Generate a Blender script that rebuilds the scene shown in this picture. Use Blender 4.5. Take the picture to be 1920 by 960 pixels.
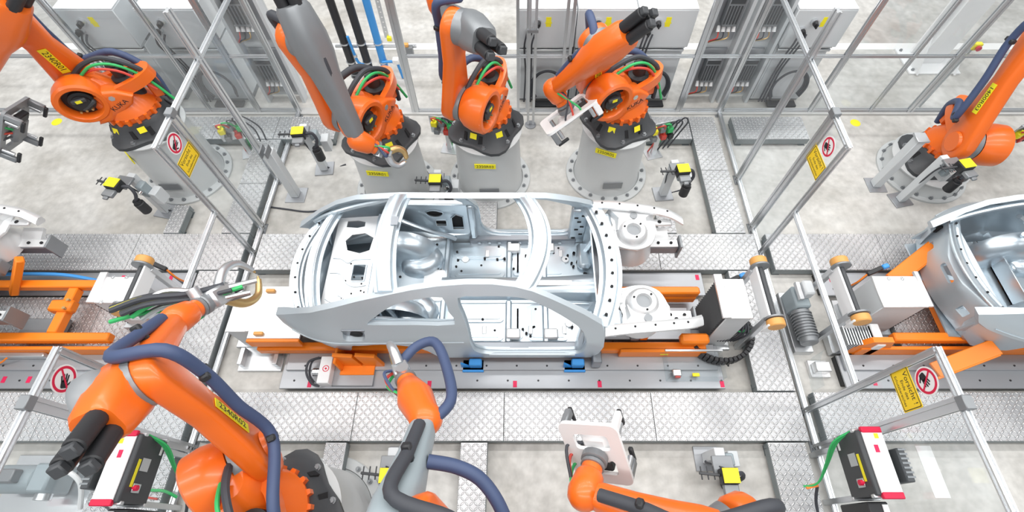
import bpy, math, random
import numpy as np
from mathutils import Vector, Matrix
from mathutils.geometry import delaunay_2d_cdt
random.seed(7)
R = math.radians
scene = bpy.context.scene
for o in list(bpy.data.objects):
    bpy.data.objects.remove(o)

# ------------------------------------------------------------------ camera
CAM_H = 5.5
cam_d = bpy.data.cameras.new('camera')
cam = bpy.data.objects.new('camera', cam_d)
scene.collection.objects.link(cam)
cam.location = (0, 0, CAM_H)
cam.rotation_euler = (R(30.5), 0, 0)
cam_d.sensor_fit = 'HORIZONTAL'
cam_d.sensor_width = 36.0
cam_d.lens = 917.0 / 1920.0 * 36.0
cam_d.shift_x = -14.0 / 1920.0
cam_d.clip_start = 0.05
cam_d.clip_end = 100
scene.camera = cam

# ------------------------------------------------------------------ light
world = bpy.data.worlds.new('hall_light')
scene.world = world
world.use_nodes = True
bgn = world.node_tree.nodes['Background']
bgn.inputs[0].default_value = (0.93, 0.965, 1.0, 1)
bgn.inputs[1].default_value = 0.31

def area(name, loc, sx, sy, power, col=(1, 0.985, 0.96)):
    d = bpy.data.lights.new(name, 'AREA')
    d.shape = 'RECTANGLE'
    d.size = sx
    d.size_y = sy
    d.energy = power
    d.color = col
    o = bpy.data.objects.new(name, d)
    o.location = loc
    scene.collection.objects.link(o)
    return o

for i, (y, pw) in enumerate(((-3.0, 520.0), (1.2, 520.0), (5.4, 560.0), (9.6, 760.0))):
    area('ceiling_light_row', (0.0, y, 9.0), 22.0, 0.5, pw)

vs = scene.view_settings
vs.view_transform = 'Standard'
vs.look = 'None'
vs.gamma = 1.0
vs.use_curve_mapping = False
vs.exposure = 0.30

# ------------------------------------------------------------------ materials
def new_mat(name):
    m = bpy.data.materials.new(name)
    m.use_nodes = True
    return m, m.node_tree, m.node_tree.nodes['Principled BSDF']

def node(nt, typ, **kw):
    n = nt.nodes.new(typ)
    for k, v in kw.items():
        setattr(n, k, v)
    return n

def pbr(name, col, rough=0.5, metal=0.0, noise=0.0, nscale=6.0, bump=0.0, bscale=60.0, spec=None, coat=0.0):
    m, nt, b = new_mat(name)
    b.inputs['Roughness'].default_value = rough
    b.inputs['Metallic'].default_value = metal
    if spec is not None:
        b.inputs['Specular IOR Level'].default_value = spec
    if coat:
        b.inputs['Coat Weight'].default_value = coat
        b.inputs['Coat Roughness'].default_value = 0.15
    tc = node(nt, 'ShaderNodeTexCoord')
    nz = node(nt, 'ShaderNodeTexNoise')
    nz.inputs['Scale'].default_value = nscale
    nz.inputs['Detail'].default_value = 4
    nt.links.new(tc.outputs['Object'], nz.inputs['Vector'])
    mx = node(nt, 'ShaderNodeMix', data_type='RGBA')
    mx.inputs[6].default_value = tuple(c * (1 - noise) for c in col) + (1,)
    mx.inputs[7].default_value = tuple(min(1, c * (1 + noise)) for c in col) + (1,)
    nt.links.new(nz.outputs['Fac'], mx.inputs[0])
    nt.links.new(mx.outputs[2], b.inputs['Base Color'])
    if bump:
        n2 = node(nt, 'ShaderNodeTexNoise')
        n2.inputs['Scale'].default_value = bscale
        nt.links.new(tc.outputs['Object'], n2.inputs['Vector'])
        bp = node(nt, 'ShaderNodeBump')
        bp.inputs['Strength'].default_value = bump
        bp.inputs['Distance'].default_value = 0.01
        nt.links.new(n2.outputs['Fac'], bp.inputs['Height'])
        nt.links.new(bp.outputs[0], b.inputs['Normal'])
    return m

def concrete():
    m, nt, b = new_mat('concrete')
    tc = node(nt, 'ShaderNodeTexCoord')
    n1 = node(nt, 'ShaderNodeTexNoise'); n1.inputs['Scale'].default_value = 1.1; n1.inputs['Detail'].default_value = 8; n1.inputs['Roughness'].default_value = 0.62
    n2 = node(nt, 'ShaderNodeTexNoise'); n2.inputs['Scale'].default_value = 9; n2.inputs['Detail'].default_value = 6
    n3 = node(nt, 'ShaderNodeTexNoise'); n3.inputs['Scale'].default_value = 0.45; n3.inputs['Detail'].default_value = 3
    for n in (n1, n2, n3):
        nt.links.new(tc.outputs['Object'], n.inputs['Vector'])
    r1 = node(nt, 'ShaderNodeValToRGB')
    r1.color_ramp.elements[0].position = 0.33; r1.color_ramp.elements[0].color = (0.43, 0.415, 0.385, 1)
    r1.color_ramp.elements[1].position = 0.66; r1.color_ramp.elements[1].color = (0.68, 0.67, 0.645, 1)
    nt.links.new(n1.outputs['Fac'], r1.inputs[0])
    r2 = node(nt, 'ShaderNodeValToRGB')
    r2.color_ramp.elements[0].position = 0.3; r2.color_ramp.elements[0].color = (0.84, 0.84, 0.84, 1)
    r2.color_ramp.elements[1].position = 0.7; r2.color_ramp.elements[1].color = (1.08, 1.08, 1.08, 1)
    nt.links.new(n2.outputs['Fac'], r2.inputs[0])
    mx = node(nt, 'ShaderNodeMix', data_type='RGBA', blend_type='MULTIPLY'); mx.inputs[0].default_value = 1
    nt.links.new(r1.outputs[0], mx.inputs[6]); nt.links.new(r2.outputs[0], mx.inputs[7])
    r3 = node(nt, 'ShaderNodeValToRGB')
    r3.color_ramp.elements[0].position = 0.62; r3.color_ramp.elements[0].color = (0, 0, 0, 1)
    r3.color_ramp.elements[1].position = 0.78; r3.color_ramp.elements[1].color = (0.5, 0.5, 0.5, 1)
    nt.links.new(n3.outputs['Fac'], r3.inputs[0])
    mx2 = node(nt, 'ShaderNodeMix', data_type='RGBA')
    mx2.inputs[7].default_value = (0.50, 0.45, 0.36, 1)
    nt.links.new(r3.outputs[0], mx2.inputs[0]); nt.links.new(mx.outputs[2], mx2.inputs[6])
    nt.links.new(mx2.outputs[2], b.inputs['Base Color'])
    b.inputs['Roughness'].default_value = 0.5
    bp = node(nt, 'ShaderNodeBump'); bp.inputs['Strength'].default_value = 0.12; bp.inputs['Distance'].default_value = 0.01
    nt.links.new(n2.outputs['Fac'], bp.inputs['Height']); nt.links.new(bp.outputs[0], b.inputs['Normal'])
    return m

def tread():
    """five-centimetre lozenges turned alternately left and right"""
    m, nt, b = new_mat('tread_plate_steel')
    L = nt.links.new
    tc = node(nt, 'ShaderNodeTexCoord')
    sc = node(nt, 'ShaderNodeVectorMath', operation='SCALE'); sc.inputs['Scale'].default_value = 1 / 0.045
    geo = node(nt, 'ShaderNodeNewGeometry')
    L(geo.outputs['Position'], sc.inputs[0])
    sp = node(nt, 'ShaderNodeSeparateXYZ'); L(sc.outputs[0], sp.inputs[0])
    def mt(op, a, bb=None):
        n = node(nt, 'ShaderNodeMath', operation=op)
        for k, v in enumerate((a, bb)):
            if v is None: continue
            if isinstance(v, (int, float)): n.inputs[k].default_value = v
            else: L(v, n.inputs[k])
        return n.outputs[0]
    X, Y = sp.outputs[0], sp.outputs[1]
    u = mt('SUBTRACT', mt('FRACT', X), 0.5); v = mt('SUBTRACT', mt('FRACT', Y), 0.5)
    par = mt('FLOORED_MODULO', mt('ADD', mt('FLOOR', X), mt('FLOOR', Y)), 2)
    s = mt('SUBTRACT', 1, mt('MULTIPLY', par, 2))
    sv = mt('MULTIPLY', s, v)
    a = mt('MULTIPLY', mt('ADD', u, sv), 0.7071); c = mt('MULTIPLY', mt('SUBTRACT', u, sv), 0.7071)
    d = mt('ADD', mt('POWER', mt('DIVIDE', mt('ABSOLUTE', a), 0.56), 2), mt('POWER', mt('DIVIDE', mt('ABSOLUTE', c), 0.2), 2))
    h = mt('MAXIMUM', mt('SUBTRACT', 1, d), 0)
    hh = mt('POWER', h, 0.5)
    bp = node(nt, 'ShaderNodeBump'); bp.inputs['Strength'].default_value = 1.0; bp.inputs['Distance'].default_value = 0.012
    L(hh, bp.inputs['Height']); L(bp.outputs[0], b.inputs['Normal'])
    nz = node(nt, 'ShaderNodeTexNoise'); nz.inputs['Scale'].default_value = 1.3; nz.inputs['Detail'].default_value = 5
    L(geo.outputs['Position'], nz.inputs['Vector'])
    rp = node(nt, 'ShaderNodeValToRGB')
    rp.color_ramp.elements[0].position = 0.3; rp.color_ramp.elements[0].color = (0.42, 0.425, 0.44, 1)
    rp.color_ramp.elements[1].position = 0.7; rp.color_ramp.elements[1].color = (0.72, 0.725, 0.735, 1)
    L(nz.outputs['Fac'], rp.inputs[0])
    mx = node(nt, 'ShaderNodeMix', data_type='RGBA'); mx.inputs[7].default_value = (0.95, 0.955, 0.96, 1)
    L(mt('MULTIPLY', hh, 0.75), mx.inputs[0]); L(rp.outputs[0], mx.inputs[6]); L(mx.outputs[2], b.inputs['Base Color'])
    b.inputs['Metallic'].default_value = 0.7
    rr = mt('SUBTRACT', 0.47, mt('MULTIPLY', hh, 0.12)); L(rr, b.inputs['Roughness'])
    return m

def plexi():
    m = bpy.data.materials.new('plexiglass'); m.use_nodes = True
    nt = m.node_tree; nt.nodes.remove(nt.nodes['Principled BSDF'])
    out = nt.nodes['Material Output']
    tr = node(nt, 'ShaderNodeBsdfTransparent'); tr.inputs[0].default_value = (0.955, 0.97, 0.975, 1)
    gl = node(nt, 'ShaderNodeBsdfGlossy'); gl.inputs['Roughness'].default_value = 0.03
    df = node(nt, 'ShaderNodeBsdfDiffuse'); df.inputs[0].default_value = (0.8, 0.83, 0.85, 1)
    m1 = node(nt, 'ShaderNodeMixShader'); m2 = node(nt, 'ShaderNodeMixShader'); m2.inputs[0].default_value = 0.035
    m1.inputs[0].default_value = 0.035; nt.links.new(tr.outputs[0], m1.inputs[1]); nt.links.new(gl.outputs[0], m1.inputs[2])
    nt.links.new(m1.outputs[0], m2.inputs[1]); nt.links.new(df.outputs[0], m2.inputs[2])
    nt.links.new(m2.outputs[0], out.inputs[0])
    return m

M = dict(
    concrete=concrete(), tread=tread(), plexi=plexi(),
    line=pbr('white_floor_stripe', (0.86, 0.86, 0.85), 0.55, 0, 0.04),
    kerb=pbr('pale_concrete_kerb', (0.55, 0.55, 0.54), 0.7, 0, 0.08),
    alu=pbr('anodised_aluminium', (0.66, 0.68, 0.70), 0.34, 0.85, 0.05, 3),
    aludark=pbr('slot_shadow_aluminium', (0.36, 0.375, 0.39), 0.45, 0.8, 0.05),
    midgrey=pbr('mid_grey_housing_paint', (0.27, 0.285, 0.30), 0.45, 0.1, 0.05),
    steel=pbr('brushed_steel_plate', (0.42, 0.435, 0.46), 0.45, 0.7, 0.07, 2.5),
    bright=pbr('bright_milled_plate', (0.80, 0.80, 0.81), 0.33, 0.7, 0.05, 3),
    chan=pbr('grey_green_channel_paint', (0.22, 0.25, 0.26), 0.5, 0.2, 0.08),
    orange=pbr('orange_robot_paint', (0.86, 0.155, 0.012), 0.36, 0, 0.04, 3, coat=0.25),
    skid=pbr('orange_skid_paint', (0.93, 0.235, 0.012), 0.42, 0, 0.05, 3),
    dark=pbr('dark_grey_casting', (0.062, 0.066, 0.072), 0.52, 0.1, 0.12, 5),
    black=pbr('black_plastic', (0.022, 0.023, 0.026), 0.5, 0, 0.1),
    rubber=pbr('charcoal_rubber_hose', (0.05, 0.054, 0.065), 0.6, 0, 0.1),
    bluehose=pbr('slate_blue_hose', (0.055, 0.082, 0.17), 0.55, 0, 0.08),
    blue=pbr('bright_blue_paint', (0.05, 0.30, 0.72), 0.42, 0, 0.05),
    green=pbr('green_cable', (0.04, 0.48, 0.14), 0.5, 0, 0.05),
    red=pbr('red_cable', (0.66, 0.07, 0.05), 0.5, 0, 0.05),
    tag=pbr('crimson_tag', (0.72, 0.012, 0.09), 0.5, 0, 0.03),
    yellow=pbr('yellow_label', (0.93, 0.83, 0.02), 0.5, 0, 0.02),
    amber=pbr('amber_sign', (0.96, 0.66, 0.015), 0.5, 0, 0.02),
    pedestal=pbr('light_grey_pedestal_paint', (0.55, 0.57, 0.575), 0.42, 0, 0.06, 2),
    cab=pbr('light_grey_cabinet_paint', (0.64, 0.67, 0.69), 0.45, 0, 0.03, 2),
    cabwhite=pbr('white_cabinet_paint', (0.88, 0.89, 0.9), 0.45, 0, 0.02, 2),
    gunmetal=pbr('mid_grey_metal', (0.27, 0.285, 0.30), 0.45, 0.5, 0.08),
    greyblue=pbr('grey_blue_machine_paint', (0.33, 0.39, 0.42), 0.45, 0.1, 0.06),
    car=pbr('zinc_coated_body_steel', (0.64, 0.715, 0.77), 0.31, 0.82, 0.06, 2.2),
    carskin=pbr('satin_body_side_steel', (0.57, 0.64, 0.69), 0.42, 0.5, 0.03, 1.2),
    caralu=pbr('pale_cast_aluminium', (0.80, 0.81, 0.82), 0.42, 0.6, 0.06, 4),
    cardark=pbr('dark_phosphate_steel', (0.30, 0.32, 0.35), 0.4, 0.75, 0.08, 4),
    hole=pbr('painted_hole_shade', (0.012, 0.012, 0.014), 0.8, 0, 0),  # near-black colour stands in for the shade inside holes and pockets
    wheel=pbr('orange_brown_polyurethane', (0.72, 0.36, 0.10), 0.45, 0, 0.08),
    white=pbr('white_enamel', (0.86, 0.865, 0.87), 0.4, 0, 0.02),
    chrome=pbr('polished_fastener', (0.78, 0.79, 0.8), 0.2, 1.0, 0.02),
    brass=pbr('brass_fitting', (0.7, 0.48, 0.22), 0.35, 0.9, 0.03),
    print=pbr('black_print', (0.015, 0.015, 0.018), 0.6, 0, 0),
    signred=pbr('sign_red', (0.68, 0.01, 0.06), 0.5, 0, 0),
    signwhite=pbr('sign_white', (0.88, 0.88, 0.88), 0.5, 0, 0),
    clear=plexi(),
)
M['clear'].name = 'clear_polycarbonate_box'

# ------------------------------------------------------------------ mesh building
def V3(p):
    return Vector((float(p[0]), float(p[1]), float(p[2])))

def frame(o, z, y=(0, 1, 0)):
    z = V3(z).normalized(); y = V3(y)
    x = y.cross(z)
    if x.length < 1e-5:
        x = Vector((1, 0, 0)).cross(z)
        if x.length < 1e-5: x = Vector((0, 1, 0)).cross(z)
    x.normalize(); y = z.cross(x)
    m = Matrix((x, y, z)).transposed().to_4x4()
    m.translation = V3(o)
    return m

def rotz(deg, o=(0, 0, 0)):
    m = Matrix.Rotation(R(deg), 4, 'Z'); m.translation = V3(o); return m

def spline(pts, k=6, closed=False):
    P = [V3(p) for p in pts]; n = len(P); out = []
    rng = range(n if closed else n - 1)
    for i in rng:
        if closed:
            a, b, c, d = P[i - 1], P[i], P[(i + 1) % n], P[(i + 2) % n]
        else:
            a, b, c, d = P[max(0, i - 1)], P[i], P[i + 1], P[min(n - 1, i + 2)]
        for j in range(k):
            t = j / k
            out.append(0.5 * ((2 * b) + (c - a) * t + (2 * a - 5 * b + 4 * c - d) * t * t + (3 * b - a - 3 * c + d) * t ** 3))
    if not closed: out.append(P[-1])
    return out

def inpoly(x, y, poly):
    c = False; j = len(poly) - 1
    for i in range(len(poly)):
        xi, yi = poly[i][0], poly[i][1]; xj, yj = poly[j][0], poly[j][1]
        if (yi > y) != (yj > y) and x < (xj - xi) * (y - yi) / (yj - yi) + xi: c = not c
        j = i
    return c

def tri2d(outer, holes=(), grid=None, extra=()):
    """triangulated sheet: points, triangles, boundary loops (as index lists)"""
    pts = []; edges = []; loops = []
    for lp in [outer] + list(holes):
        s = len(pts)
        pts += [Vector((p[0], p[1])) for p in lp]
        edges += [(s + i, s + (i + 1) % len(lp)) for i in range(len(lp))]
        loops.append(list(range(s, s + len(lp))))
    if grid:
        xs = [p[0] for p in outer]; ys = [p[1] for p in outer]
        def near(x, y):
            for lp in [outer] + list(holes):
                for i in range(len(lp)):
                    ax, ay = lp[i][0], lp[i][1]; bx, by = lp[(i + 1) % len(lp)][0], lp[(i + 1) % len(lp)][1]
                    dx, dy = bx - ax, by - ay; L2 = dx * dx + dy * dy or 1e-9
                    t = max(0, min(1, ((x - ax) * dx + (y - ay) * dy) / L2))
                    if (ax + t * dx - x) ** 2 + (ay + t * dy - y) ** 2 < (grid * 0.4) ** 2: return True
            return False
        x = min(xs) + grid / 2
        while x < max(xs):
            y = min(ys) + grid / 2
            while y < max(ys):
                if inpoly(x, y, outer) and not any(inpoly(x, y, h) for h in holes) and not near(x, y):
                    pts.append(Vector((x, y)))
                y += grid
            x += grid
    pts += [Vector((p[0], p[1])) for p in extra]
    r = delaunay_2d_cdt(pts, edges, [], 0, 1e-6)
    vs_, fs = r[0], r[2]
    keep = []
    for f in fs:
        cx = sum(vs_[i].x for i in f) / 3; cy = sum(vs_[i].y for i in f) / 3
        if inpoly(cx, cy, outer) and not any(inpoly(cx, cy, h) for h in holes):
            a, b, c = (vs_[i] for i in f)
            if (b.x - a.x) * (c.y - a.y) - (b.y - a.y) * (c.x - a.x) < 0: f = (f[0], f[2], f[1])
            keep.append(tuple(f))
    return [(v.x, v.y) for v in vs_], keep, loops

def circle(cx, cy, r, n=20, ry=None, a0=0.0):
    ry = r if ry is None else ry
    return [(cx + r * math.cos(a0 + 2 * math.pi * i / n), cy + ry * math.sin(a0 + 2 * math.pi * i / n)) for i in range(n)]

def rrect(x0, y0, x1, y1, r=0.02, n=4):
    out = []
    for cx, cy, a in ((x1 - r, y1 - r, 0), (x0 + r, y1 - r, 90), (x0 + r, y0 + r, 180), (x1 - r, y0 + r, 270)):
        for i in range(n + 1):
            t = R(a + 90 * i / n); out.append((cx + r * math.cos(t), cy + r * math.sin(t)))
    return out

SMALL = {'fixing_holes', 'flange_holes', 'cowl_holes', 'bolt_row', 'vent_slats', 'cooling_fins', 'tower_studs', 'rail_holes', 'pillar_slots', 'sill_plugs', 'gold_plug', 'cable_bundle', 'green_wiring', 'cable_gland', 'base_bolts', 'lettering', 'hand_print', 'energy_chain', 'cable_tangle', 'cable_loop', 'fins', 'anchor_bolts', 'hose_bundle', 'emblem'}

class MB:
    def __init__(s): s.v = []; s.f = []
    def add(s, vs_, fs, m=None):
        b = len(s.v)
        s.v += [tuple(m @ V3(p)) if m else tuple(p) for p in vs_]
        s.f += [tuple(b + i for i in f) for f in fs]
        return s
    def box(s, c, size, m=None, bev=0.0):
        hx, hy, hz = (q / 2 for q in size); cx, cy, cz = c
        if bev <= 0:
            vs_ = [(cx + a * hx, cy + b * hy, cz + d * hz) for a in (-1, 1) for b in (-1, 1) for d in (-1, 1)]
            fs = [(0, 1, 3, 2), (4, 6, 7, 5), (0, 4, 5, 1), (2, 3, 7, 6), (0, 2, 6, 4), (1, 5, 7, 3)]
            return s.add(vs_, fs, m)
        bv = min(bev, hx * .9, hy * .9, hz * .9)
        vs_ = []; ix = {}
        for a in (-1, 1):
            for b in (-1, 1):
                for d in (-1, 1):
                    for k in range(3):
                        p = [a * hx, b * hy, d * hz]
                        for q in range(3):
                            if q != k: p[q] -= (a, b, d)[q] * bv
                        ix[(a, b, d, k)] = len(vs_); vs_.append((cx + p[0], cy + p[1], cz + p[2]))
        fs = []
        for k in range(3):
            for sg in (-1, 1):
                o = [q for q in range(3) if q != k]; lp = []
                for e, g in ((-1, -1), (1, -1), (1, 1), (-1, 1)):
                    key = [0, 0, 0]; key[k] = sg; key[o[0]] = e; key[o[1]] = g
                    lp.append(ix[tuple(key) + (k,)])
                flip = (sg > 0) != (k == 1)
                fs.append(tuple(lp) if flip else tuple(reversed(lp)))
        for k in range(3):
            o = [q for q in range(3) if q != k]
            for e in (-1, 1):
                for g in (-1, 1):
                    q = []
                    for sg, face in ((-1, o[0]), (1, o[0]), (1, o[1]), (-1, o[1])):
                        key = [0, 0, 0]; key[k] = sg; key[o[0]] = e; key[o[1]] = g
                        q.append(ix[tuple(key) + (face,)])
                    fs.append(tuple(q))
        for a in (-1, 1):
            for b in (-1, 1):
                for d in (-1, 1):
                    fs.append(tuple(ix[(a, b, d, k)] for k in range(3)))
        return s.add(vs_, fs, m)
    def bb(s, x0, x1, y0, y1, z0, z1, bev=0.0, m=None):
        return s.box(((x0 + x1) / 2, (y0 + y1) / 2, (z0 + z1) / 2), (x1 - x0, y1 - y0, z1 - z0), m, bev)
    def bar(s, p0, p1, w, h, up=(0, 0, 1), bev=0.004):
        """box beam between two points; w across, h along 'up'"""
        p0 = V3(p0); p1 = V3(p1); L = (p1 - p0).length
        return s.box((0, 0, L / 2), (w, h, L), frame(p0, p1 - p0, up), bev)
    def cyl(s, p0, p1, r0, r1=None, n=16, bev=0.0):
        r1 = r0 if r1 is None else r1
        p0 = V3(p0); p1 = V3(p1); L = (p1 - p0).length; m = frame(p0, p1 - p0, (0.02, 0.999, 0.01))
        prof = [(r0, 0), (r1, L)]
        if bev: prof = [(r0 - bev, 0), (r0, bev), (r1, L - bev), (r1 - bev, L)]
        return s.lathe(prof, m, n)
    def lathe(s, prof, m=None, n=24, cap=True):
        vs_ = []; fs = []
        for r, z in prof:
            vs_ += [(r * math.cos(2 * math.pi * i / n), r * math.sin(2 * math.pi * i / n), z) for i in range(n)]
        for k in range(len(prof) - 1):
            for i in range(n):
                j = (i + 1) % n
                fs.append((k * n + i, k * n + j, (k + 1) * n + j, (k + 1) * n + i))
        if cap:
            fs.append(tuple(reversed(range(n)))); fs.append(tuple((len(prof) - 1) * n + i for i in range(n)))
        return s.add(vs_, fs, m)
    def annulus(s, ro, ri, z0, z1, m=None, n=28):
        return s.lathe([(ri, z0), (ro, z0), (ro, z1), (ri, z1), (ri, z0)], m, n, cap=False)
    def tube(s, pts, r, n=8, k=5, closed=False, raw=False):
        P = [V3(p) for p in pts] if raw else spline(pts, k, closed)
        N = len(P); rr = r if isinstance(r, (list, tuple)) else None
        vs_ = []; fs = []; prev = None
        for i, p in enumerate(P):
            t = (P[(i + 1) % N] - P[i - 1]) if closed else (P[min(N - 1, i + 1)] - P[max(0, i - 1)])
            if t.length < 1e-8: t = Vector((0, 0, 1))
            t.normalize()
            if prev is None:
                a = Vector((0, 0, 1)) if abs(t.z) < 0.9 else Vector((1, 0, 0))
                u = t.cross(a).normalized()
            else:
                u = (prev - t * prev.dot(t))
                u = u.normalized() if u.length > 1e-6 else t.orthogonal().normalized()
            prev = u; w = t.cross(u)
            q = r if rr is None else np.interp(i / (N - 1), np.linspace(0, 1, len(rr)), rr)
            vs_ += [p + (u * math.cos(2 * math.pi * j / n) + w * math.sin(2 * math.pi * j / n)) * q for j in range(n)]
        for i in range(N if closed else N - 1):
            a = i * n; b = ((i + 1) % N) * n
            for j in range(n):
                fs.append((a + j, a + (j + 1) % n, b + (j + 1) % n, b + j))
        if not closed:
            fs.append(tuple(reversed(range(n)))); fs.append(tuple((N - 1) * n + j for j in range(n)))
        return s.add(vs_, fs)
    def loft(s, rings, cap=True, m=None):
        n = len(rings[0]); vs_ = [p for r in rings for p in r]; fs = []
        for k in range(len(rings) - 1):
            for i in range(n):
                j = (i + 1) % n
                fs.append((k * n + i, k * n + j, (k + 1) * n + j, (k + 1) * n + i))
        if cap:
            fs.append(tuple(reversed(range(n)))); fs.append(tuple((len(rings) - 1) * n + i for i in range(n)))
        return s.add(vs_, fs, m)
    def prism(s, outer, z0, z1, m=None, holes=()):
        if not holes:
            n = len(outer)
            return s.loft([[(p[0], p[1], z0) for p in outer], [(p[0], p[1], z1) for p in outer]], True, m)
        p, t, lps = tri2d(outer, holes); N = len(p)
        vs_ = [(x, y, z0) for x, y in p] + [(x, y, z1) for x, y in p]
        fs = [tuple(reversed(q)) for q in t] + [tuple(N + i for i in q) for q in t]
        for lp in lps:
            for i in range(len(lp)):
                a, b = lp[i], lp[(i + 1) % len(lp)]
                fs.append((a, b, N + b, N + a))
        return s.add(vs_, fs, m)
    def shell(s, outer, holes, fo, fi, grid=0.12, extra=()):
        """thick curved sheet; fo / fi map a 2-D point to its outer and inner 3-D point"""
        p, t, lps = tri2d(outer, holes, grid, extra); N = len(p)
        vs_ = [fo(x, y) for x, y in p] + [fi(x, y) for x, y in p]
        fs = list(t) + [tuple(N + i for i in reversed(q)) for q in t]
        for lp in lps:
            for i in range(len(lp)):
                a, b = lp[i], lp[(i + 1) % len(lp)]
                fs.append((a, b, N + b, N + a))
        return s.add(vs_, fs)
    def text(s, txt, size, m):
        cu = bpy.data.curves.new('lettering', 'FONT'); cu.body = txt; cu.size = size
        cu.align_x = 'CENTER'; cu.align_y = 'CENTER'; cu.extrude = 0.0006; cu.resolution_u = 3
        ob = bpy.data.objects.new('lettering', cu); scene.collection.objects.link(ob)
        dg = bpy.context.evaluated_depsgraph_get(); ev = ob.evaluated_get(dg); me = ev.to_mesh()
        s.add([v.co.copy() for v in me.vertices], [tuple(p.vertices) for p in me.polygons], m)
        ev.to_mesh_clear(); bpy.data.objects.remove(ob); bpy.data.curves.remove(cu)
        return s
    def build(s, name, mat, parent=None, smooth=38, label=None, kind=None):
        import bmesh
        off = root_of(parent) if parent else Vector((0, 0, 0))
        me = bpy.data.meshes.new(name)
        me.from_pydata([(p[0] - off.x, p[1] - off.y, p[2] - off.z) for p in s.v], [], s.f)
        bm = bmesh.new(); bm.from_mesh(me)
        bmesh.ops.recalc_face_normals(bm, faces=bm.faces[:]); bm.to_mesh(me); bm.free()
        me.materials.append(M[mat] if isinstance(mat, str) else mat)
        if smooth:
            me.polygons.foreach_set('use_smooth', [True] * len(me.polygons))
            me.set_sharp_from_angle(angle=R(smooth))
        o = bpy.data.objects.new(name, me); scene.collection.objects.link(o)
        if parent: o.parent = parent
        if label: o['label'] = label
        if kind or name in SMALL: o['kind'] = kind or 'stuff'
        return o

def root_of(p):
    v = Vector((0, 0, 0))
    while p is not None:
        v = v + p.location; p = p.parent
    return v

def thing(name, label, cat, loc, group=None, kind=None):
    o = bpy.data.objects.new(name, None); scene.collection.objects.link(o)
    o.empty_display_size = 0.1
    o.location = loc; o['label'] = label; o['category'] = cat
    if group: o['group'] = group
    if kind: o['kind'] = kind
    return o

def tagged(o, label, cat, group=None, kind=None):
    o['label'] = label
    if cat: o['category'] = cat
    if group: o['group'] = group
    if kind: o['kind'] = kind
    return o

def struct(o, label):
    o['kind'] = 'structure'; o['label'] = label
    return o
# ------------------------------------------------------------------ floor
struct(MB().bb(-16, 16, -6, 16, -0.2, 0.0).build('floor', 'concrete', smooth=0), 'pale blotchy concrete hall floor')
struct(MB().bb(-16, 16, 7.40, 7.57, 0.0, 0.004).build('trim_1', 'line', smooth=0), 'white line painted across the floor behind the cabinets')
struct(MB().bb(-16, 16, 5.80, 5.94, 0.0, 0.035).build('trim_2', 'kerb', smooth=0), 'low pale kerb under the rear fence')

# ------------------------------------------------------------------ tread-plate walkways
def copy_part(o, parent, loc):
    c = o.copy(); scene.collection.objects.link(c); c.parent = parent; c.location = loc; return c

def walkway(label, x0, x1, y0, y1, top=0.15, n=1, along='x', legs=True):
    t = thing('walkway_platform', label, 'walkway', ((x0 + x1) / 2, (y0 + y1) / 2, 0), 'raised tread plate walkways')
    L = (x1 - x0) if along == 'x' else (y1 - y0)
    st = L / n; g = 0.003
    first = None
    for i in range(n):
        if along == 'x':
            a0, a1, b0, b1 = x0 + i * st + g, x0 + (i + 1) * st - g, y0 + g, y1 - g
        else:
            a0, a1, b0, b1 = x0 + g, x1 - g, y0 + i * st + g, y0 + (i + 1) * st - g
        if first is None:
            first = MB().bb(a0, a1, b0, b1, top - 0.012, top, 0.002).build('tread_plate', 'tread', t, smooth=0)
        else:
            copy_part(first, t, (i * st, 0, 0) if along == 'x' else (0, i * st, 0))
    for a0, a1, b0, b1 in ((x0, x1, y0, y0 + .05), (x0, x1, y1 - .05, y1), (x0, x0 + .05, y0 + .05, y1 - .05), (x1 - .05, x1, y0 + .05, y1 - .05)):
        MB().bb(a0, a1, b0, b1, top - 0.11, top - 0.012, 0.004).build('side_channel', 'chan', t)
    nx = max(2, int((x1 - x0) / 1.2) + 1); ny = max(2, int((y1 - y0) / 1.2) + 1)
    lg = None
    for i in range(nx):
        for j in range(ny):
            if 0 < i < nx - 1 and 0 < j < ny - 1: continue
            px = x0 + .06 + (x1 - x0 - .12) * i / (nx - 1); py = y0 + .06 + (y1 - y0 - .12) * j / (ny - 1)
            if lg is None:
                lx, ly = px, py
                lg = MB().bb(px - .03, px + .03, py - .03, py + .03, 0.008, top - .11, .003).bb(px - .05, px + .05, py - .05, py + .05, 0, .008).build('leg', 'chan', t)
            else:
                copy_part(lg, t, (px - lx, py - ly, 0))
    return t

walkway('long tread plate walkway behind the centre car between the two side fences', -3.35, 3.05, 2.95, 3.49, n=5)
walkway('tread plate walkway behind the right car beyond the fence', 3.20, 10.4, 2.95, 3.49, n=5)
walkway('tread plate walkway behind the left conveyor beyond the fence', -10.6, -3.52, 2.95, 3.49, n=5)
walkway('long tread plate walkway in front of the centre car', -3.35, 3.02, 0.92, 1.43, n=4)
walkway('tread plate walkway in front of the right car', 3.20, 9.6, 0.92, 1.43, n=4)
walkway('tread plate walkway in front of the left conveyor', -9.8, -3.52, 0.92, 1.43, n=4)
walkway('narrow tread plate walkway running back beside the right fence', 2.57, 2.96, 3.50, 5.62, n=2, along='y')
walkway('narrow tread plate walkway running forward beside the black control box', 2.57, 2.96, -1.6, 0.91, n=2, along='y')
walkway('tread plate walkway between centre lift column and right fence', 2.60, 3.02, 1.44, 2.94, n=2, along='y')
walkway('narrow tread plate walkway beside the rear half of the left fence', -3.90, -3.52, 3.50, 5.15, n=2, along='y')
walkway('rear tread plate strip behind the far left robot', -5.45, -2.75, 5.16, 5.62, n=3)
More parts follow.
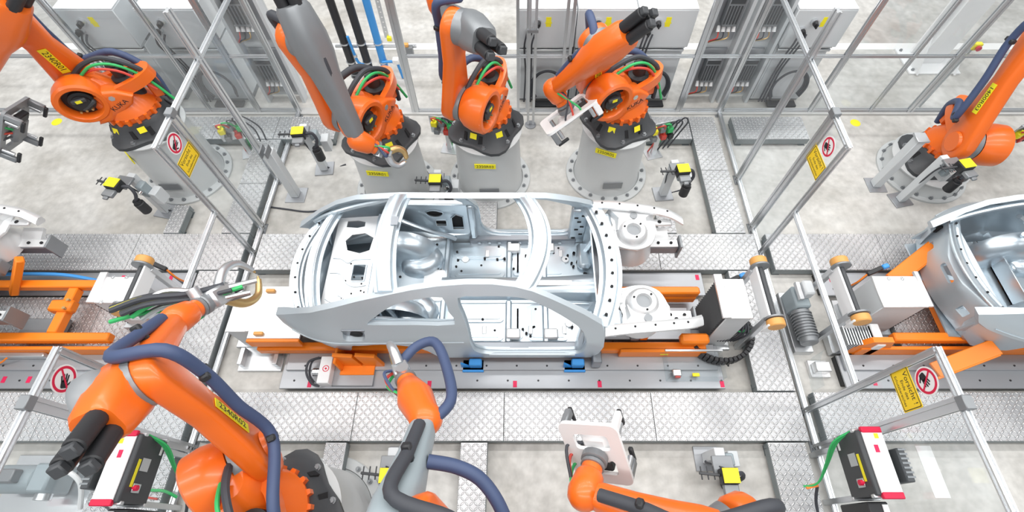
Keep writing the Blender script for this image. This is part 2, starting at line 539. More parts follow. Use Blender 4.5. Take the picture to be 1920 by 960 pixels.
walkway('rear tread plate strip to the right of the centre robots', 1.90, 2.56, 5.16, 5.62, n=1)
walkway('short tread plate step outside the right fence by the cabinet', 3.22, 4.30, 5.16, 5.62, n=1)
walkway('wide tread plate deck under the left orange skid', -10.2, -4.02, 1.92, 2.60, top=.10, n=6)
walkway('tread plate deck under the raised welding gun at the left fence', -4.00, -3.50, 1.44, 2.94, n=1)
walkway('dark tread plate deck under the right orange skid', 4.42, 9.6, 1.92, 2.60, top=.10, n=5)
walkway('small tread plate stub ending at the front left robot pedestal', -2.01, -1.79, 0.60, 0.91, n=1)
walkway('tread plate strip running forward between the front robots', -0.61, -0.33, -1.4, 0.91, n=2, along='y')
walkway('tread plate stub seen through the far door opening', -0.61, -0.30, 3.50, 4.02, n=1)
walkway('tread plate stub at the foot of the far left dresser post', -4.66, -4.46, 3.50, 3.95, n=1)
walkway('tread plate stub behind the nose of the centre car', 1.82, 2.06, 3.50, 3.80, n=1)
walkway('tread plate deck at the front left corner under the cables', -4.25, -3.52, -1.4, 0.91, n=2, along='y')

# ------------------------------------------------------------------ transfer beds on the floor
def bolts(pts, r=.009, h=.007):
    b = MB()
    for p in pts: b.cyl(p, (p[0], p[1], p[2] + h), r, r * .8, 8)
    return b

def bed(label, x0, x1, y0, y1, z=.10, step=None, tags=(), tagy=None):
    t = thing('transfer_bed', label, 'conveyor bed', ((x0 + x1) / 2, (y0 + y1) / 2, 0))
    MB().bb(x0, x1, y0 + .05, y1, 0, z - .03).build('base_frame', 'black', t)
    MB().bb(x0, x1, y0, y1, z - .022, z, .004).build('bed_plate', 'steel', t)
    if step:
        MB().bb(x0 + .04, x1 - .05, step, y1, z, z + .03, .004).build('raised_plate', 'steel', t)
    for i, tx in enumerate(tags):
        MB().bb(tx - .022, tx + .022, tagy - .036, tagy + .036, z, z + .003).build('tag', 'tag', t, smooth=0)
    pp = []
    x = x0 + .15
    while x < x1:
        pp.append((x, y0 + .09, z))
        if step: pp.append((x + .1, step + .05, z + .03))
        x += .34
    bolts(pp, .012).build('bolt_row', 'black', t)
    return t

bed('steel floor bed with crimson tags in front of the centre car', -2.66, 2.28, 1.48, 1.98, .10, 1.68, (-2.33, -1.0, -.05, .89, 2.25), 1.53)
bed('steel floor bed behind the centre car under the orange beam', -2.4, 2.28, 2.62, 2.94, .10, None, (2.22,), 2.87)
bed('steel floor bed in front of the right orange skid', 3.62, 9.6, 1.48, 1.86, .10, 1.68, (3.95, 5.75), 1.55)
bed('steel floor bed behind the right orange skid', 3.72, 9.6, 2.62, 2.94, .10, None, (3.88, 3.96), 2.84)
bed('steel floor bed in front of the left orange skid', -9.8, -4.15, 1.48, 1.86, .10, 1.68, (-5.75, -5.47), 1.58)
bed('steel floor bed behind the left orange skid', -9.8, -4.05, 2.62, 2.94, .10, None, (-4.95, -4.35), 2.86)
t = thing('floor_plate', 'square grey steel floor plate beneath the nose of the centre car', 'plate', (1.8, 2.3, 0))
MB().bb(1.1, 2.2, 2.02, 2.60, 0, .045, .004).build('plate', 'steel', t)
MB().bb(1.98, 2.19, 2.2, 2.4, .045, .06, .003).build('cover_plate', 'gunmetal', t)
bolts([(1.2 + .2 * i, 2.1 + .36 * j, .045) for i in range(5) for j in range(2)]).build('bolt_row', 'black', t)
t = thing('mounting_plate', 'pale floor foot plate under the left lift column of the centre car', 'plate', (-2.9, 1.85, 0))
MB().bb(-3.22, -2.72, 1.7, 2.0, 0, .03, .004).build('plate', 'alu', t)
MB().bb(-3.2, -3.15, 1.75, 1.95, .03, .12, .004).build('rib', 'alu', t)
MB().bb(-2.8, -2.75, 1.75, 1.95, .03, .12, .004).build('rib', 'alu', t)

# ------------------------------------------------------------------ aluminium profiles and fences
def prof2d(w, h):
    """slotted profile section"""
    gx, gy = .012 if w < .06 else .014, .012 if h < .06 else .014
    a, b = w / 2, h / 2; d = .010
    return [(-a, -b), (-gx, -b), (-gx, -b + d), (gx, -b + d), (gx, -b), (a, -b), (a, -gy), (a - d, -gy), (a - d, gy), (a, gy),
            (a, b), (gx, b), (gx, b - d), (-gx, b - d), (-gx, b), (-a, b), (-a, gy), (-a + d, gy), (-a + d, -gy), (-a, -gy)]

def profile(p0, p1, w=.05, h=.05, up=(0, 1, 0)):
    p0 = V3(p0); p1 = V3(p1)
    return MB().prism(prof2d(w, h), 0, (p1 - p0).length, frame(p0, p1 - p0, up))

def post(parent, x, y, z1, w=.05, h=.05, z0=0.0, foot=True):
    o = profile((x, y, z0), (x, y, z1), w, h).build('post', 'alu', parent, smooth=20)
    if foot:
        MB().bb(x - w * .9, x + w * .9, y - h * .9, y + h * .9, z0, z0 + .015, .003).build('foot_plate', 'gunmetal', o)
    return o

def rail(parent, p0, p1, w=.045, h=.045, nm='rail'):
    return profile(p0, p1, w, h, (0, 0, 1)).build(nm, 'alu', parent, smooth=20)

def pane(parent, p0, p1, z0, z1):
    d = Vector((p1[0] - p0[0], p1[1] - p0[1], 0)); L = d.length
    m = frame((p0[0], p0[1], 0), (0, 0, 1), Vector((0, 0, 1)).cross(d))
    return MB().bb(0, L, -.003, .003, z0, z1, 0, m).build('pane', 'plexi', parent, smooth=0)

def hand_print(b, m, s):
    """raised palm pictogram made of a palm, four fingers and a thumb"""
    b.prism(rrect(-.30 * s, -.55 * s, .26 * s, .05 * s, .14 * s), 0, .0008, m)
    for i, (x, l, a) in enumerate(((-.24, .42, 10), (-.08, .56, 3), (.08, .58, -3), (.22, .48, -10))):
        mm = m @ Matrix.Translation((x * s, -.02 * s, 0)) @ Matrix.Rotation(R(a), 4, 'Z')
        b.prism(rrect(-.058 * s, -.06 * s, .058 * s, l * s, .05 * s, 3), 0, .0008, mm)
    mm = m @ Matrix.Translation((.2 * s, -.38 * s, 0)) @ Matrix.Rotation(R(-52), 4, 'Z')
    b.prism(rrect(-.065 * s, 0, .065 * s, .46 * s, .05 * s, 3), 0, .0008, mm)

def signs(parent, x, side, yc, zc_round, zc_box, only_round=False):
    """side -1: read from the -X side (text runs towards -Y); +1: read from +X"""
    n = Vector((side, 0, 0)); up = Vector((0, 0, 1)); rx = up.cross(n)
    def mat(y, z, d):
        m = Matrix((rx, up, n)).transposed().to_4x4(); m.translation = Vector((x + side * d, y, z)); return m
    r = .098
    o = MB().prism(circle(0, 0, r * 1.12, 32), 0, .003, mat(yc, zc_round, .004)).build('prohibition_sign', 'signwhite', parent, smooth=0, label='round red and white no touching sign')
    MB().annulus(r, r * .80, 0, .0012, mat(yc, zc_round, .0072), 36).build('red_ring', 'signred', o, smooth=0)
    b = MB(); hand_print(b, mat(yc, zc_round - .005, .0086) @ Matrix.Rotation(R(-70), 4, 'Z') @ Matrix.Translation((0, -.012, 0)), .098); b.build('hand_print', 'print', o, smooth=0)
    MB().box((0, 0, .0006), (.014, r * 1.64, .0012), mat(yc, zc_round, .0099) @ Matrix.Rotation(R(45 if side < 0 else -45), 4, 'Z')).build('red_bar', 'signred', o, smooth=0)
    if only_round: return
    o = MB().prism(rrect(-.165, -.105, .165, .105, .012), 0, .003, mat(yc, zc_box, .004)).build('warning_sign', 'amber', parent, smooth=0, label='yellow German caution sign with black text')
    b = MB()
    mm = mat(yc, zc_box, .0071)
    b.prism(rrect(-.156, -.096, .156, .096, .01), 0, .0006, mm, [rrect(-.15, -.09, .15, .09, .008)])
    b.build('border_line', 'print', o, smooth=0)
    b = MB()
    b.text('Vorsicht !', .066, mm @ Matrix.Translation((0, .05, 0)))
    b.text('Ende des', .043, mm @ Matrix.Translation((0, -.008, 0)))
    b.text('Schutzbereiches', .038, mm @ Matrix.Translation((0, -.058, 0)))
    b.build('lettering', 'print', o, smooth=0)

def side_fence(nm, side):
    X = 3.12 if side > 0 else -3.45
    word = 'right' if side > 0 else 'left'
    # rear half
    t = thing('machine_fence', f'aluminium and plexiglass side fence right across the {word} rear, carrying a caution sign', 'fence', (X, 4.6, 0))
    t['label'] = f'{word} rear aluminium side fence with plexiglass and a yellow caution sign'
    post(t, X, 3.25, 2.03); post(t, X, 3.66, 2.03, .05, .09); post(t, X, 4.50, 2.6, .05, .09); post(t, X, 5.84, 2.6, .06, .09)
    rail(t, (X, 3.22, 2.03), (X, 5.9, 2.06)); rail(t, (X, 3.25, .06), (X, 5.86, .06), .05, .04)
    rail(t, (X, 3.25, .98), (X, 1.27, .98), .045, .045, 'crossbar')
    MB().box((X, 3.67, 2.05), (.075, .10, .075), None, .006).build('corner_bracket', 'gunmetal', t)
    pane(t, (X, 3.28), (X, 3.61), .12, 2.0); pane(t, (X, 3.72), (X, 4.45), .10, 2.0); pane(t, (X, 4.56), (X, 5.78), .10, 2.0)
    signs(t, X, -side, 3.45, 1.81 if side > 0 else 1.86, 1.57 if side > 0 else 1.62)
    rail(t, (X, 3.25, .06), (X, 1.27, .06), .05, .04, 'floor_rail')
    # front half
    t = thing('machine_fence', f'{word} front aluminium side fence with plexiglass and a round no touching sign', 'fence', (X, .4, 0))
    post(t, X, 1.25, 2.0); post(t, X, .86, 2.03, .05, .09); post(t, X, -.9, 2.03, .05, .09)
    rail(t, (X, 1.27, 2.0), (X, -1.6, 2.03)); rail(t, (X, 1.25, .06), (X, -1.6, .06), .05, .04)
    rail(t, (X, .88, .12), (X, .84, .12), .05, .05, 'foot_joint')
    MB().box((X, .85, 2.03), (.075, .10, .075), None, .006).build('corner_bracket', 'gunmetal', t)
    pane(t, (X, .90), (X, 1.22), .12, 1.97); pane(t, (X, -.84), (X, .80), .10, 1.97)
    signs(t, X, -side, 1.075, 1.79 if side > 0 else 1.84, 1.555, only_round=side < 0)

side_fence('right', 1)
side_fence('left', -1)

def rear_fence(label, posts, xa, xb, rails, panes=True):
    t = thing('machine_fence', label, 'fence', ((xa + xb) / 2, 5.86, 0))
    for x, w, zt in posts: post(t, x, 5.86, zt, w, .05)
    for z in rails: rail(t, (xa, 5.86, z), (xb, 5.86, z), .038, .038)
    xs = [p[0] for p in posts]
    if panes:
        for a, b in zip(xs, xs[1:]):
            pane(t, (a + .04, 5.86), (b - .04, 5.86), .1, 2.2)
    return t
rear_fence('rear fence of slotted posts behind the far left robot', [(-6.55, .08, 2.7), (-5.99, .09, 2.7), (-4.85, .05, 2.7), (-4.09, .08, 2.7)], -9.0, -3.5, (.06, 1.04))
rear_fence('rear fence post pair and rails behind the three centre robots', [(-1.63, .11, 2.8), (-.02, .04, 2.8), (.12, .05, 2.8), (.62, .04, 2.8), (.70, .04, 2.8), (2.49, .09, 2.7)], -1.6, 3.1, (.05, 1.04), False)
rear_fence('rear fence of slotted posts behind the far right robot', [(4.56, .08, 2.7), (5.50, .045, 2.7), (6.12, .09, 2.7), (7.2, .05, 2.7)], 3.2, 9.2, (.06, 1.04))
t = thing('machine_fence', 'slim free standing double post beside the white gripper', 'fence', (.17, 5.59, 0))
post(t, .13, 5.59, 2.6, .035, .035); post(t, .21, 5.59, 2.6, .035, .035)
MB().cyl((.17, 5.59, 0), (.17, 5.59, .02), .085, n=20).build('foot_disc', 'steel', t)
MB().bb(.1, .24, 5.57, 5.61, 1.6, 1.64).build('joint_clip', 'gunmetal', t)

# ------------------------------------------------------------------ robot controller cabinets behind the rear fence
def cable_loop(parent, c, rx, rz, n=3, mat='rubber'):
    b = MB()
    for i in range(n):
        pts = [(c[0] + (rx + .02 * i) * math.cos(a) * .9, c[1] - .02 * i, c[2] + (rz + .02 * i) * math.sin(a)) for a in np.linspace(-.5, 3.9, 9)]
        b.tube(pts, .016, 6, 4)
    return b.build('cable_loop', mat, parent)

def controller(x0, label):
    w = .79; x1 = x0 + w; yf = 6.02
    t = thing('controller_cabinet', label, 'cabinet', (x0 + w / 2, yf + .3, 0), 'light grey controller cabinets')
    MB().bb(x0 + .01, x1 - .01, yf + .10, yf + .75, .05, 1.02, .008).build('lower_body', 'cab', t)
    MB().bb(x0, x1, yf + .14, yf + .72, 0, .06).build('plinth', 'gunmetal', t)
    o = MB().bb(x0, x1, yf, yf + .75, 1.06, 1.62, .010).build('upper_body', 'cab', t)
    MB().bb(x0 + .005, x1 - .005, yf + .005, yf + .745, 1.62, 1.64, .006).build('top_cover', 'cabwhite', t)
    MB().bb(x0 + .04, x1 - .04, yf + .088, yf + .10, .1, .92, .004).build('door', 'cab', t)
    MB().bb(x0 + .02, x1 - .02, yf + .04, yf + .09, .96, 1.0, .006).bb(x0 + .02, x1 - .02, yf + .04, yf + .2, 1.02, 1.05, .003).build('handle_rail', 'alu', t)
    for k, (dx, dz) in enumerate(((.16, 1.46), (.05, 1.34))):
        s_ = MB().cyl((x0 + .12 + dx, yf, dz), (x0 + .12 + dx, yf - .05, dz), .05, n=18).build('switch_base', 'alu', t)
        MB().cyl((x0 + .12 + dx, yf - .05, dz), (x0 + .12 + dx, yf - .10, dz), .036, .030, 16).bb(x0 + .11 + dx, x0 + .13 + dx, yf - .125, yf - .09, dz - .035, dz + .035, .004).build('switch_knob', 'black', s_)
    MB().prism([(0, .05), (-.05, -.04), (.05, -.04)], 0, .002, frame((x0 + .42, yf - .003, 1.47), (0, -1, 0), (0, 0, 1))).build('warning_label', 'yellow', t, smooth=0)
    MB().bb(x0 + .385, x0 + .455, yf - .002, yf, 1.38, 1.52).build('label_plate', 'yellow', t, smooth=0)
    b = MB()
    for k in range(3):
        b.tube([(x0 + .14 + .05 * k, yf - .05, 1.36 - .03 * k), (x0 + .10 + .05 * k, yf - .11, 1.2), (x0 + .1 + .05 * k, yf - .06, 1.0), (x0 + .12 + .04 * k, yf + .02, .6), (x0 + .1 + .05 * k, yf - .02, .1)], .013, 6, 4)
    b.build('cable_bundle', 'rubber', t)
    cable_loop(t, (x0 + .45, yf + .02, .36), .25, .28)
    MB().bb(x0 + .25, x0 + .7, yf - .08, yf + .06, .03, .07, .01).build('cable_shoe', 'black', t)
    return t
controller(-6.12, 'light grey controller cabinet furthest left in the rear row')
controller(-5.06, 'light grey controller cabinet second from the left in the rear row')
controller(-.03, 'light grey controller cabinet just left of the fourth robot, behind the slim post')
controller(.77, 'light grey controller cabinet hidden behind the raised arm of the fourth robot')
controller(1.57, 'light grey controller cabinet just right of the fourth robot')
controller(3.66, 'light grey controller cabinet furthest right, behind the tread plate step')

def drive_rack(x0, x1, label, green=True):
    yf = 6.08; w = x1 - x0
    t = thing('drive_rack', label, 'cabinet', ((x0 + x1) / 2, yf + .2, 0))
    MB().bb(x0, x1, yf + .14, yf + .18, .05, 2.3).build('back_panel', 'cab', t)
    for x in (x0, x1 - .05):
        MB().bb(x, x + .05, yf, yf + .14, 0, 2.35, .004).build('side_frame', 'cab', t)
    MB().bb(x0 + .05, x1 - .05, yf + .05, yf + .14, 2.25, 2.35, .004).build('top_frame', 'cabwhite', t)
    for zb in (.42, 1.35):
        p = MB().bb(x0 + .08, x1 - .08, yf + .10, yf + .14, zb - .28, zb + .5, .003).build('mounting_plate', 'steel', t)
        d = MB().bb(x0 + .14, x0 + .14 + w * .42, yf - .02, yf + .10, zb, zb + .40, .008).build('drive_module', 'gunmetal', t)
        b = MB()
        for k in range(5):
            b.bb(x0 + .15 + k * w * .08, x0 + .16 + k * w * .08 + .012, yf - .026, yf - .02, zb + .04, zb + .30)
        b.bb(x0 + .15, x0 + .13 + w * .42, yf - .024, yf - .02, zb + .33, zb + .39)
        b.build('cooling_fins', 'dark', d)
        b = MB()
        for k in range(4):
            b.cyl((x0 + .14 + k * .07, yf + .06, zb - .03), (x0 + .14 + k * .07, yf + .02, zb - .10), .022, .03, 10)
        b.build('cable_gland', 'white', p)
        for mt_, off in (('red', 0), ('rubber', .07), ('brass', .14)):
            MB().tube([(x0 + .15 + off, yf + .02, zb - .10), (x0 + .14 + off, yf - .02, zb - .17), (x0 + .08 + off * .4, yf + .02, zb - .24), (x0 + .04, yf + .05, zb - .30)], .009, 6, 4).build('power_cable', mt_, p)
    if green:
        b = MB()
        for k in range(6):
            b.tube([(x0 + .26 + .03 * k, yf + .02, 2.25), (x0 + .2 + .015 * k, yf - .03, 2.02 + .01 * k), (x0 + .10, yf, 1.92), (x0 + .03, yf + .04, 1.80)], .009, 6, 4)
        b.build('green_wiring', 'green', t)
    return t
drive_rack(2.60, 3.10, 'open drive rack with bright green wiring right of the fourth robot')
drive_rack(3.16, 3.64, 'open drive rack without green wiring beside the right fence', False)
drive_rack(-4.02, -3.42, 'open drive rack beside the left fence behind the second robot')

# ------------------------------------------------------------------ media pipes
def pipe(label, x, r, mat, top=3.2, coll=True):
    t = thing('media_pipe', label, 'pipe', (x, 6.72, 0))
    MB().cyl((x, 6.72, 0), (x, 6.72, top), r, n=16).build('pipe', mat, t)
    for z in (.28, .62):
        MB().annulus(r + .014, r - .002, z, z + .02, Matrix.Translation((x, 6.72, 0)), 18).build('pipe_clip', 'alu', t)
    for k in range(2):
        MB().cyl((x, 6.72, .0 + .06 * k), (x, 6.72, .012 + .06 * k), r + .018, n=16).build('end_collar', 'gunmetal' if mat != 'blue' else 'blue', t)
    return t
pipe('left of the two black vertical media pipes', -2.72, .062, 'black')
pipe('black vertical media pipe next to the blue one', -2.46, .062, 'black')
pipe('thick bright blue vertical media pipe', -2.2, .058, 'blue')
t = thing('small_pipe', 'thin blue bent pipe stub between the two black media pipes', 'pipe', (-2.6, 6.7, 0))
MB().tube([(-2.62, 6.66, .78), (-2.60, 6.66, .4), (-2.57, 6.66, .30), (-2.5, 6.66, .27)], .022, 10).build('pipe', 'blue', t)
MB().cyl((-2.6, 6.66, .42), (-2.6, 6.66, .46), .03, n=12).build('union_nut', 'alu', t)
t = thing('small_pipe', 'thin blue branch pipe with white valve right of the blue media pipe', 'pipe', (-2.0, 6.7, 0))
MB().tube([(-2.2, 6.66, .32), (-2.05, 6.66, .33), (-1.97, 6.66, .31), (-1.95, 6.66, .2), (-1.93, 6.66, .02)], .022, 10).build('pipe', 'blue', t)
MB().box((-1.97, 6.64, .36), (.1, .09, .09), None, .01).build('valve_body', 'white', t)
t = thing('sensor_strip', 'perforated silver strip with yellow connector beside the blue pipe', 'bracket', (-2.0, 6.72, 0))
MB().prism(rrect(0, 0, .07, 2.4, .005, 1), 0, .012, frame((-2.07, 6.72, .72), (0, -1, 0), (0, 0, 1)), [circle(.035, .1 + .08 * i, .012, 8) for i in range(28)]).build('perforated_strip', 'alu', t, smooth=0)
MB().box((-2.0, 6.69, .72), (.07, .05, .07), None, .008).build('connector', 'yellow', t)
MB().bb(-2.9, -1.62, 6.735, 6.775, .52, .56, .004).build('support_rail', 'alu', t)
MB().box((-1.75, 6.70, .50), (.15, .08, .16), None, .006).build('junction_box', 'gunmetal', t)
MB().box((-1.78, 6.69, .61), (.1, .06, .05), None, .006).build('orange_plug', 'wheel', t)

# ------------------------------------------------------------------ white hall column at the back right
t = thing('hall_column', 'broad white steel hall column with gusseted foot at the back right', 'column', (6.95, 7.05, 0))
MB().bb(6.72, 7.12, 7.0, 7.03, .02, 4.2).bb(6.72, 7.12, 7.27, 7.30, .02, 4.2).bb(6.905, 6.935, 7.03, 7.27, .02, 4.2).build('flange_beam', 'white', t, smooth=0)
MB().bb(6.5, 7.35, 6.75, 7.4, 0, .03, .004).build('base_plate', 'white', t)
for x in (6.6, 7.22):
    MB().prism([(0, 0), (.30, 0), (0, .55)], -.012, .012, frame((x, 7.0, .03), (1, 0, 0), (0, 0, 1)) @ Matrix.Rotation(math.pi, 4, 'Y') @ Matrix.Rotation(0, 4, 'Z')).build('gusset', 'white', t, smooth=0)
bolts([(6.57, 6.83, .03), (7.28, 6.83, .03), (6.57, 7.33, .03), (7.28, 7.33, .03)], .025, .03).build('anchor_bolts', 'gunmetal', t)
t = thing('emergency_switch', 'yellow and red emergency switch on a slim pole by the white column', 'switch', (6.36, 5.95, 0))
MB().cyl((6.36, 6.0, 0), (6.36, 6.0, 1.12), .022, n=10).build('pole', 'alu', t)
MB().box((6.36, 5.97, 1.12), (.11, .07, .1), None, .01).build('housing', 'yellow', t)
MB().cyl((6.36, 5.935, 1.12), (6.36, 5.90, 1.12), .03, .036, 14).build('push_button', 'signred', t)
for x, y, lab in ((5.22, 5.64, 'small yellow floor marker disc near the right fence'), (-7.2, 5.66, 'small yellow floor marker disc left of the far left pedestal')):
    tagged(MB().lathe([(.075, 0), (.075, .004), (.05, .012), (.02, .014)], Matrix.Translation((x, y, 0)), 20).build('floor_marker', 'yellow'), lab, 'marker')
# ------------------------------------------------------------------ robot pedestals
def pedestal(label, x, y, zp, number=None, num_ang=-90, num_z=None, rf=.575, rc=.45):
    t = thing('robot_pedestal', label, 'pedestal', (x, y, 0))
    T = Matrix.Translation((x, y, 0))
    MB().lathe([(rf, 0), (rf, .028), (rf - .008, .035), (rc + .02, .035), (rc + .02, 0)], T, 48).build('foot_flange', 'pedestal', t)
    MB().lathe([(rc + .015, .03), (rc, .05), (rc - .035, zp - .03), (rc - .035, zp - .03)], T, 48).build('column', 'pedestal', t)
    MB().lathe([(rc - .01, zp - .03), (rc, zp - .022), (rc, zp - .006), (rc - .01, zp)], T, 48).build('top_plate', 'pedestal', t)
    ab = None
    for i in range(18):
        a = 2 * math.pi * i / 18; px, py = x + (rf - .06) * math.cos(a), y + (rf - .06) * math.sin(a)
        if ab is None:
            bx, by = px, py
            ab = MB().lathe([(.026, .035), (.026, .052), (.014, .052), (.014, .072)], Matrix.Translation((px, py, 0)), 10).build('anchor_bolt', 'gunmetal', t)
        else:
            copy_part(ab, t, (px - bx, py - by, 0))
    if zp > .6:
        a = R(-88); p = Vector((x + (rc + .004) * math.cos(a), y + (rc + .004) * math.sin(a), .26))
        MB().box((0, 0, 0), (.26, .12, .012), frame(p, (math.cos(a), math.sin(a), 0.02), (0, 0, 1)), .002).build('type_plate', 'gunmetal', t)
    if number:
        a = R(num_ang); z = num_z or zp - .16; rr = rc - .035 * (z / zp) + .008
        p = Vector((x + rr * math.cos(a), y + rr * math.sin(a), z)); m = frame(p, (math.cos(a), math.sin(a), .03), (0, 0, 1))
        o = MB().box((0, 0, 0), (.27, .075, .014), m, .001).build('number_plate', 'yellow', t, smooth=0)
        MB().text(number, .062, m @ Matrix.Translation((0, 0, .0076))).build('lettering', 'print', o, smooth=0)
    return t

def capsule_outline(r0, r1, L, waist=.8, n=9):
    out = []
    for i in range(n + 1):
        a = math.pi + math.pi * i / n; out.append((r0 * math.cos(a), r0 * math.sin(a)))
    out.append((r0 * .93 * waist + .02, L * .25)); out.append((r1 * waist * 1.02, L * .6))
    for i in range(n + 1):
        a = math.pi * i / n; out.append((r1 * math.cos(a), L + r1 * math.sin(a)))
    out.append((-r1 * waist * 1.02, L * .6)); out.append((-(r0 * .93 * waist + .02), L * .25))
    return out

def puffed(b, outline, t, m, bev=.03):
    """plate of thickness t with rounded rim; outline in local x / z, thickness along local y"""
    cx = sum(p[0] for p in outline) / len(outline); cz = sum(p[1] for p in outline) / len(outline)
    def ins(d):
        o = []
        n = len(outline)
        for i in range(n):
            a, c, e = outline[i - 1], outline[i], outline[(i + 1) % n]
            tx, tz = e[0] - a[0], e[1] - a[1]; L = math.hypot(tx, tz) or 1
            o.append((c[0] - d * tz / L, c[1] + d * tx / L))
        return o
    rings = []
    for y, d in ((-t / 2, bev), (-t / 2 + bev * .35, bev * .35), (-t / 2 + bev, 0), (t / 2 - bev, 0), (t / 2 - bev * .35, bev * .35), (t / 2, bev)):
        rings.append([(p[0], y, p[1]) for p in ins(d)])
    b.loft(rings, True, m)
    return b

HS, OFF = .64, .32

def robot(label, x, y, zp, yaw, E, W, hose_mat='bluehose', fore_mat='orange', link_side=-1, group='orange six axis robots', num=None, hose=True, text=True, tdir=None, wl=.10, drum=False):
    t = thing('industrial_robot', label, 'robot', (x, y, zp), group)
    Lm = rotz(yaw, (x, y, zp))
    fw = Lm.to_3x3() @ Vector((1, 0, 0)); sd = Lm.to_3x3() @ Vector((0, 1, 0)); up = Vector((0, 0, 1))
    g = lambda a, b_, c: Lm @ Vector((a, b_, c))
    ms = -link_side                       # the ring with the shoulder motor is opposite the link arm
    # --- base casting
    def sq(r, z, k=.13, n=32):
        return [(r * (1 - k * math.cos(4 * q)) * math.cos(q), r * (1 - k * math.cos(4 * q)) * math.sin(q), z) for q in (2 * math.pi * i / n for i in range(n))]
    MB().loft([sq(.44, 0), sq(.44, .045), sq(.425, .055), sq(.40, .07, .1), sq(.335, .21, .05), sq(.325, .25, .02), sq(.315, .265, 0)], True, Lm).build('base_casting', 'dark', t)
    b = MB()
    for i in range(8):
        a = R(22.5 + 45 * i); px, py = .40 * math.cos(a), .40 * math.sin(a)
        b.lathe([(.03, .05), (.03, .075), (.018, .075), (.018, .092)], Lm @ Matrix.Translation((px, py, 0)), 10)
    b.build('base_bolts', 'gunmetal', t)
    for i in range(8):
        a = 45 * i + 22.5
        mm = Lm @ Matrix.Rotation(R(a), 4, 'Z')
        MB().prism([(-.07, -.05), (.07, -.05), (.05, .05), (-.05, .05)], -.02, .006, frame(mm @ Vector((.352, 0, .15)), mm.to_3x3() @ Vector((1, 0, .42)), (0, 0, 1))).build('pocket_shade', 'hole', t, smooth=0)  # black tile paints the shade of a pocket in the casting
    for a in (0, 45):
        mm = Lm @ Matrix.Rotation(R(a * 1.0 + (yaw * 0)), 4, 'Z')
    for wa in (-112, -60):
        dx, dy = math.cos(R(wa)), math.sin(R(wa))
        m_ = frame((x + .345 * dx, y + .345 * dy, zp + .195), (dx, dy, .45), (0, 0, 1))
        MB().box((0, 0, .012), (.085, .07, .003), m_).build('warning_label', 'yellow', t, smooth=0)
    # --- carousel: toothed ring, body, cheek plates
    gear = []
    for i in range(18):
        for da, r_ in ((-5, .288), (-3, .325), (3, .325), (5, .288)):
            q = R(20 * i + da); gear.append((r_ * math.cos(q), r_ * math.sin(q)))
    MB().prism(gear, .262, .335, Lm).build('toothed_ring', 'orange', t)
    def el(cx, cy, rx, ry, z, n=28):
        return [(cx + rx * math.cos(2 * math.pi * i / n), cy + ry * math.sin(2 * math.pi * i / n), z) for i in range(n)]
    MB().loft([el(0, 0, .30, .30, .335), el(.02, 0, .285, .27, .40), el(.08, 0, .28, .21, .50), el(.16, 0, .25, .165, .62), el(.22, 0, .21, .14, .74), el(.24, 0, .17, .11, .80)], True, Lm).build('carousel_body', 'orange', t)
    ring_o = frame(g(OFF, 0, HS), sd * ms, up)
    MB().lathe([(.182, .10), (.184, .245), (.196, .262), (.235, .262), (.258, .24), (.262, .12), (.24, .02), (.2, -.04)], ring_o, 36, cap=False).build('shoulder_ring', 'orange', t)
    cheek = [(-.50, -.06), (-.44, -.16), (-.14, -.31), (.02, -.31), (-.02, -.222), (-.12, -.195), (-.195, -.115), (-.225, 0), (-.20, .09), (-.36, .05)]
    b = MB(); mm = Lm @ Matrix.Translation((OFF, ms * .155, HS)); puffed(b, cheek, .19, mm, .03); b.build('cheek_plate', 'orange', t)
    if text:
        tm = frame(g(OFF - .31, ms * .2515, HS - .125), sd * ms, up) @ Matrix.Rotation(R(20 * (1 if ms > 0 else -1)), 4, 'Z')
        MB().text('KUKA', .080, tm).build('lettering', 'print', t, smooth=0)
        MB().prism(circle(0, 0, .034, 6), 0, .003, frame(g(OFF - .295, ms * .25, HS - .02), sd * ms, up)).build('service_badge', 'alu', t, smooth=0)
    # motor inside the ring
    mo = MB().lathe([(.18, -.02), (.18, .15), (.125, .155), (.125, .20), (.095, .21), (.095, .235), (.05, .24)], ring_o, 24).build('shoulder_motor', 'black', t)
    MB().box((0, .05, .242), (.15, .05, .04), ring_o, .01).box((.02, -.06, .215), (.19, .045, .05), ring_o @ Matrix.Rotation(R(25), 4, 'Z'), .01).build('motor_connector', 'dark', mo)
    MB().box((0, .05, .264), (.06, .035, .003), ring_o).build('warning_label', 'yellow', mo, smooth=0)
    b = MB()
    for q in range(3): b.cyl(ring_o @ Vector((-.07 + .06 * q, -.09, .15)), ring_o @ Vector((-.07 + .06 * q, -.09, .25)), .013, n=8)
    b.build('gold_plug', 'brass', mo)
    # --- rear loop with the upright motor
    outer = [(.20, .16), (.05, .20), (-.18, .19), (-.36, .15), (-.47, .07), (-.49, 0), (-.47, -.07), (-.36, -.15), (-.18, -.19), (.05, -.20), (.20, -.16)]
    outer = [(p.x, p.y) for p in spline([(a, c, 0) for a, c in outer], 3, True)]
    hole = [(p.x, p.y) for p in spline([(.02, .12, 0), (-.16, .125, 0), (-.31, .09, 0), (-.38, 0, 0), (-.31, -.09, 0), (-.16, -.125, 0), (.02, -.12, 0), (.06, 0, 0)], 3, True)]
    lm = Lm @ Matrix.Translation((0.02, 0, .60)) @ Matrix.Rotation(R(9), 4, 'Y')
    MB().prism(outer, -.055, .075, lm, [hole]).build('rear_loop', 'orange', t)
    MB().bb(-.44, -.30, -.05, .05, .34, .60, .02, Lm).build('loop_strut', 'orange', t)
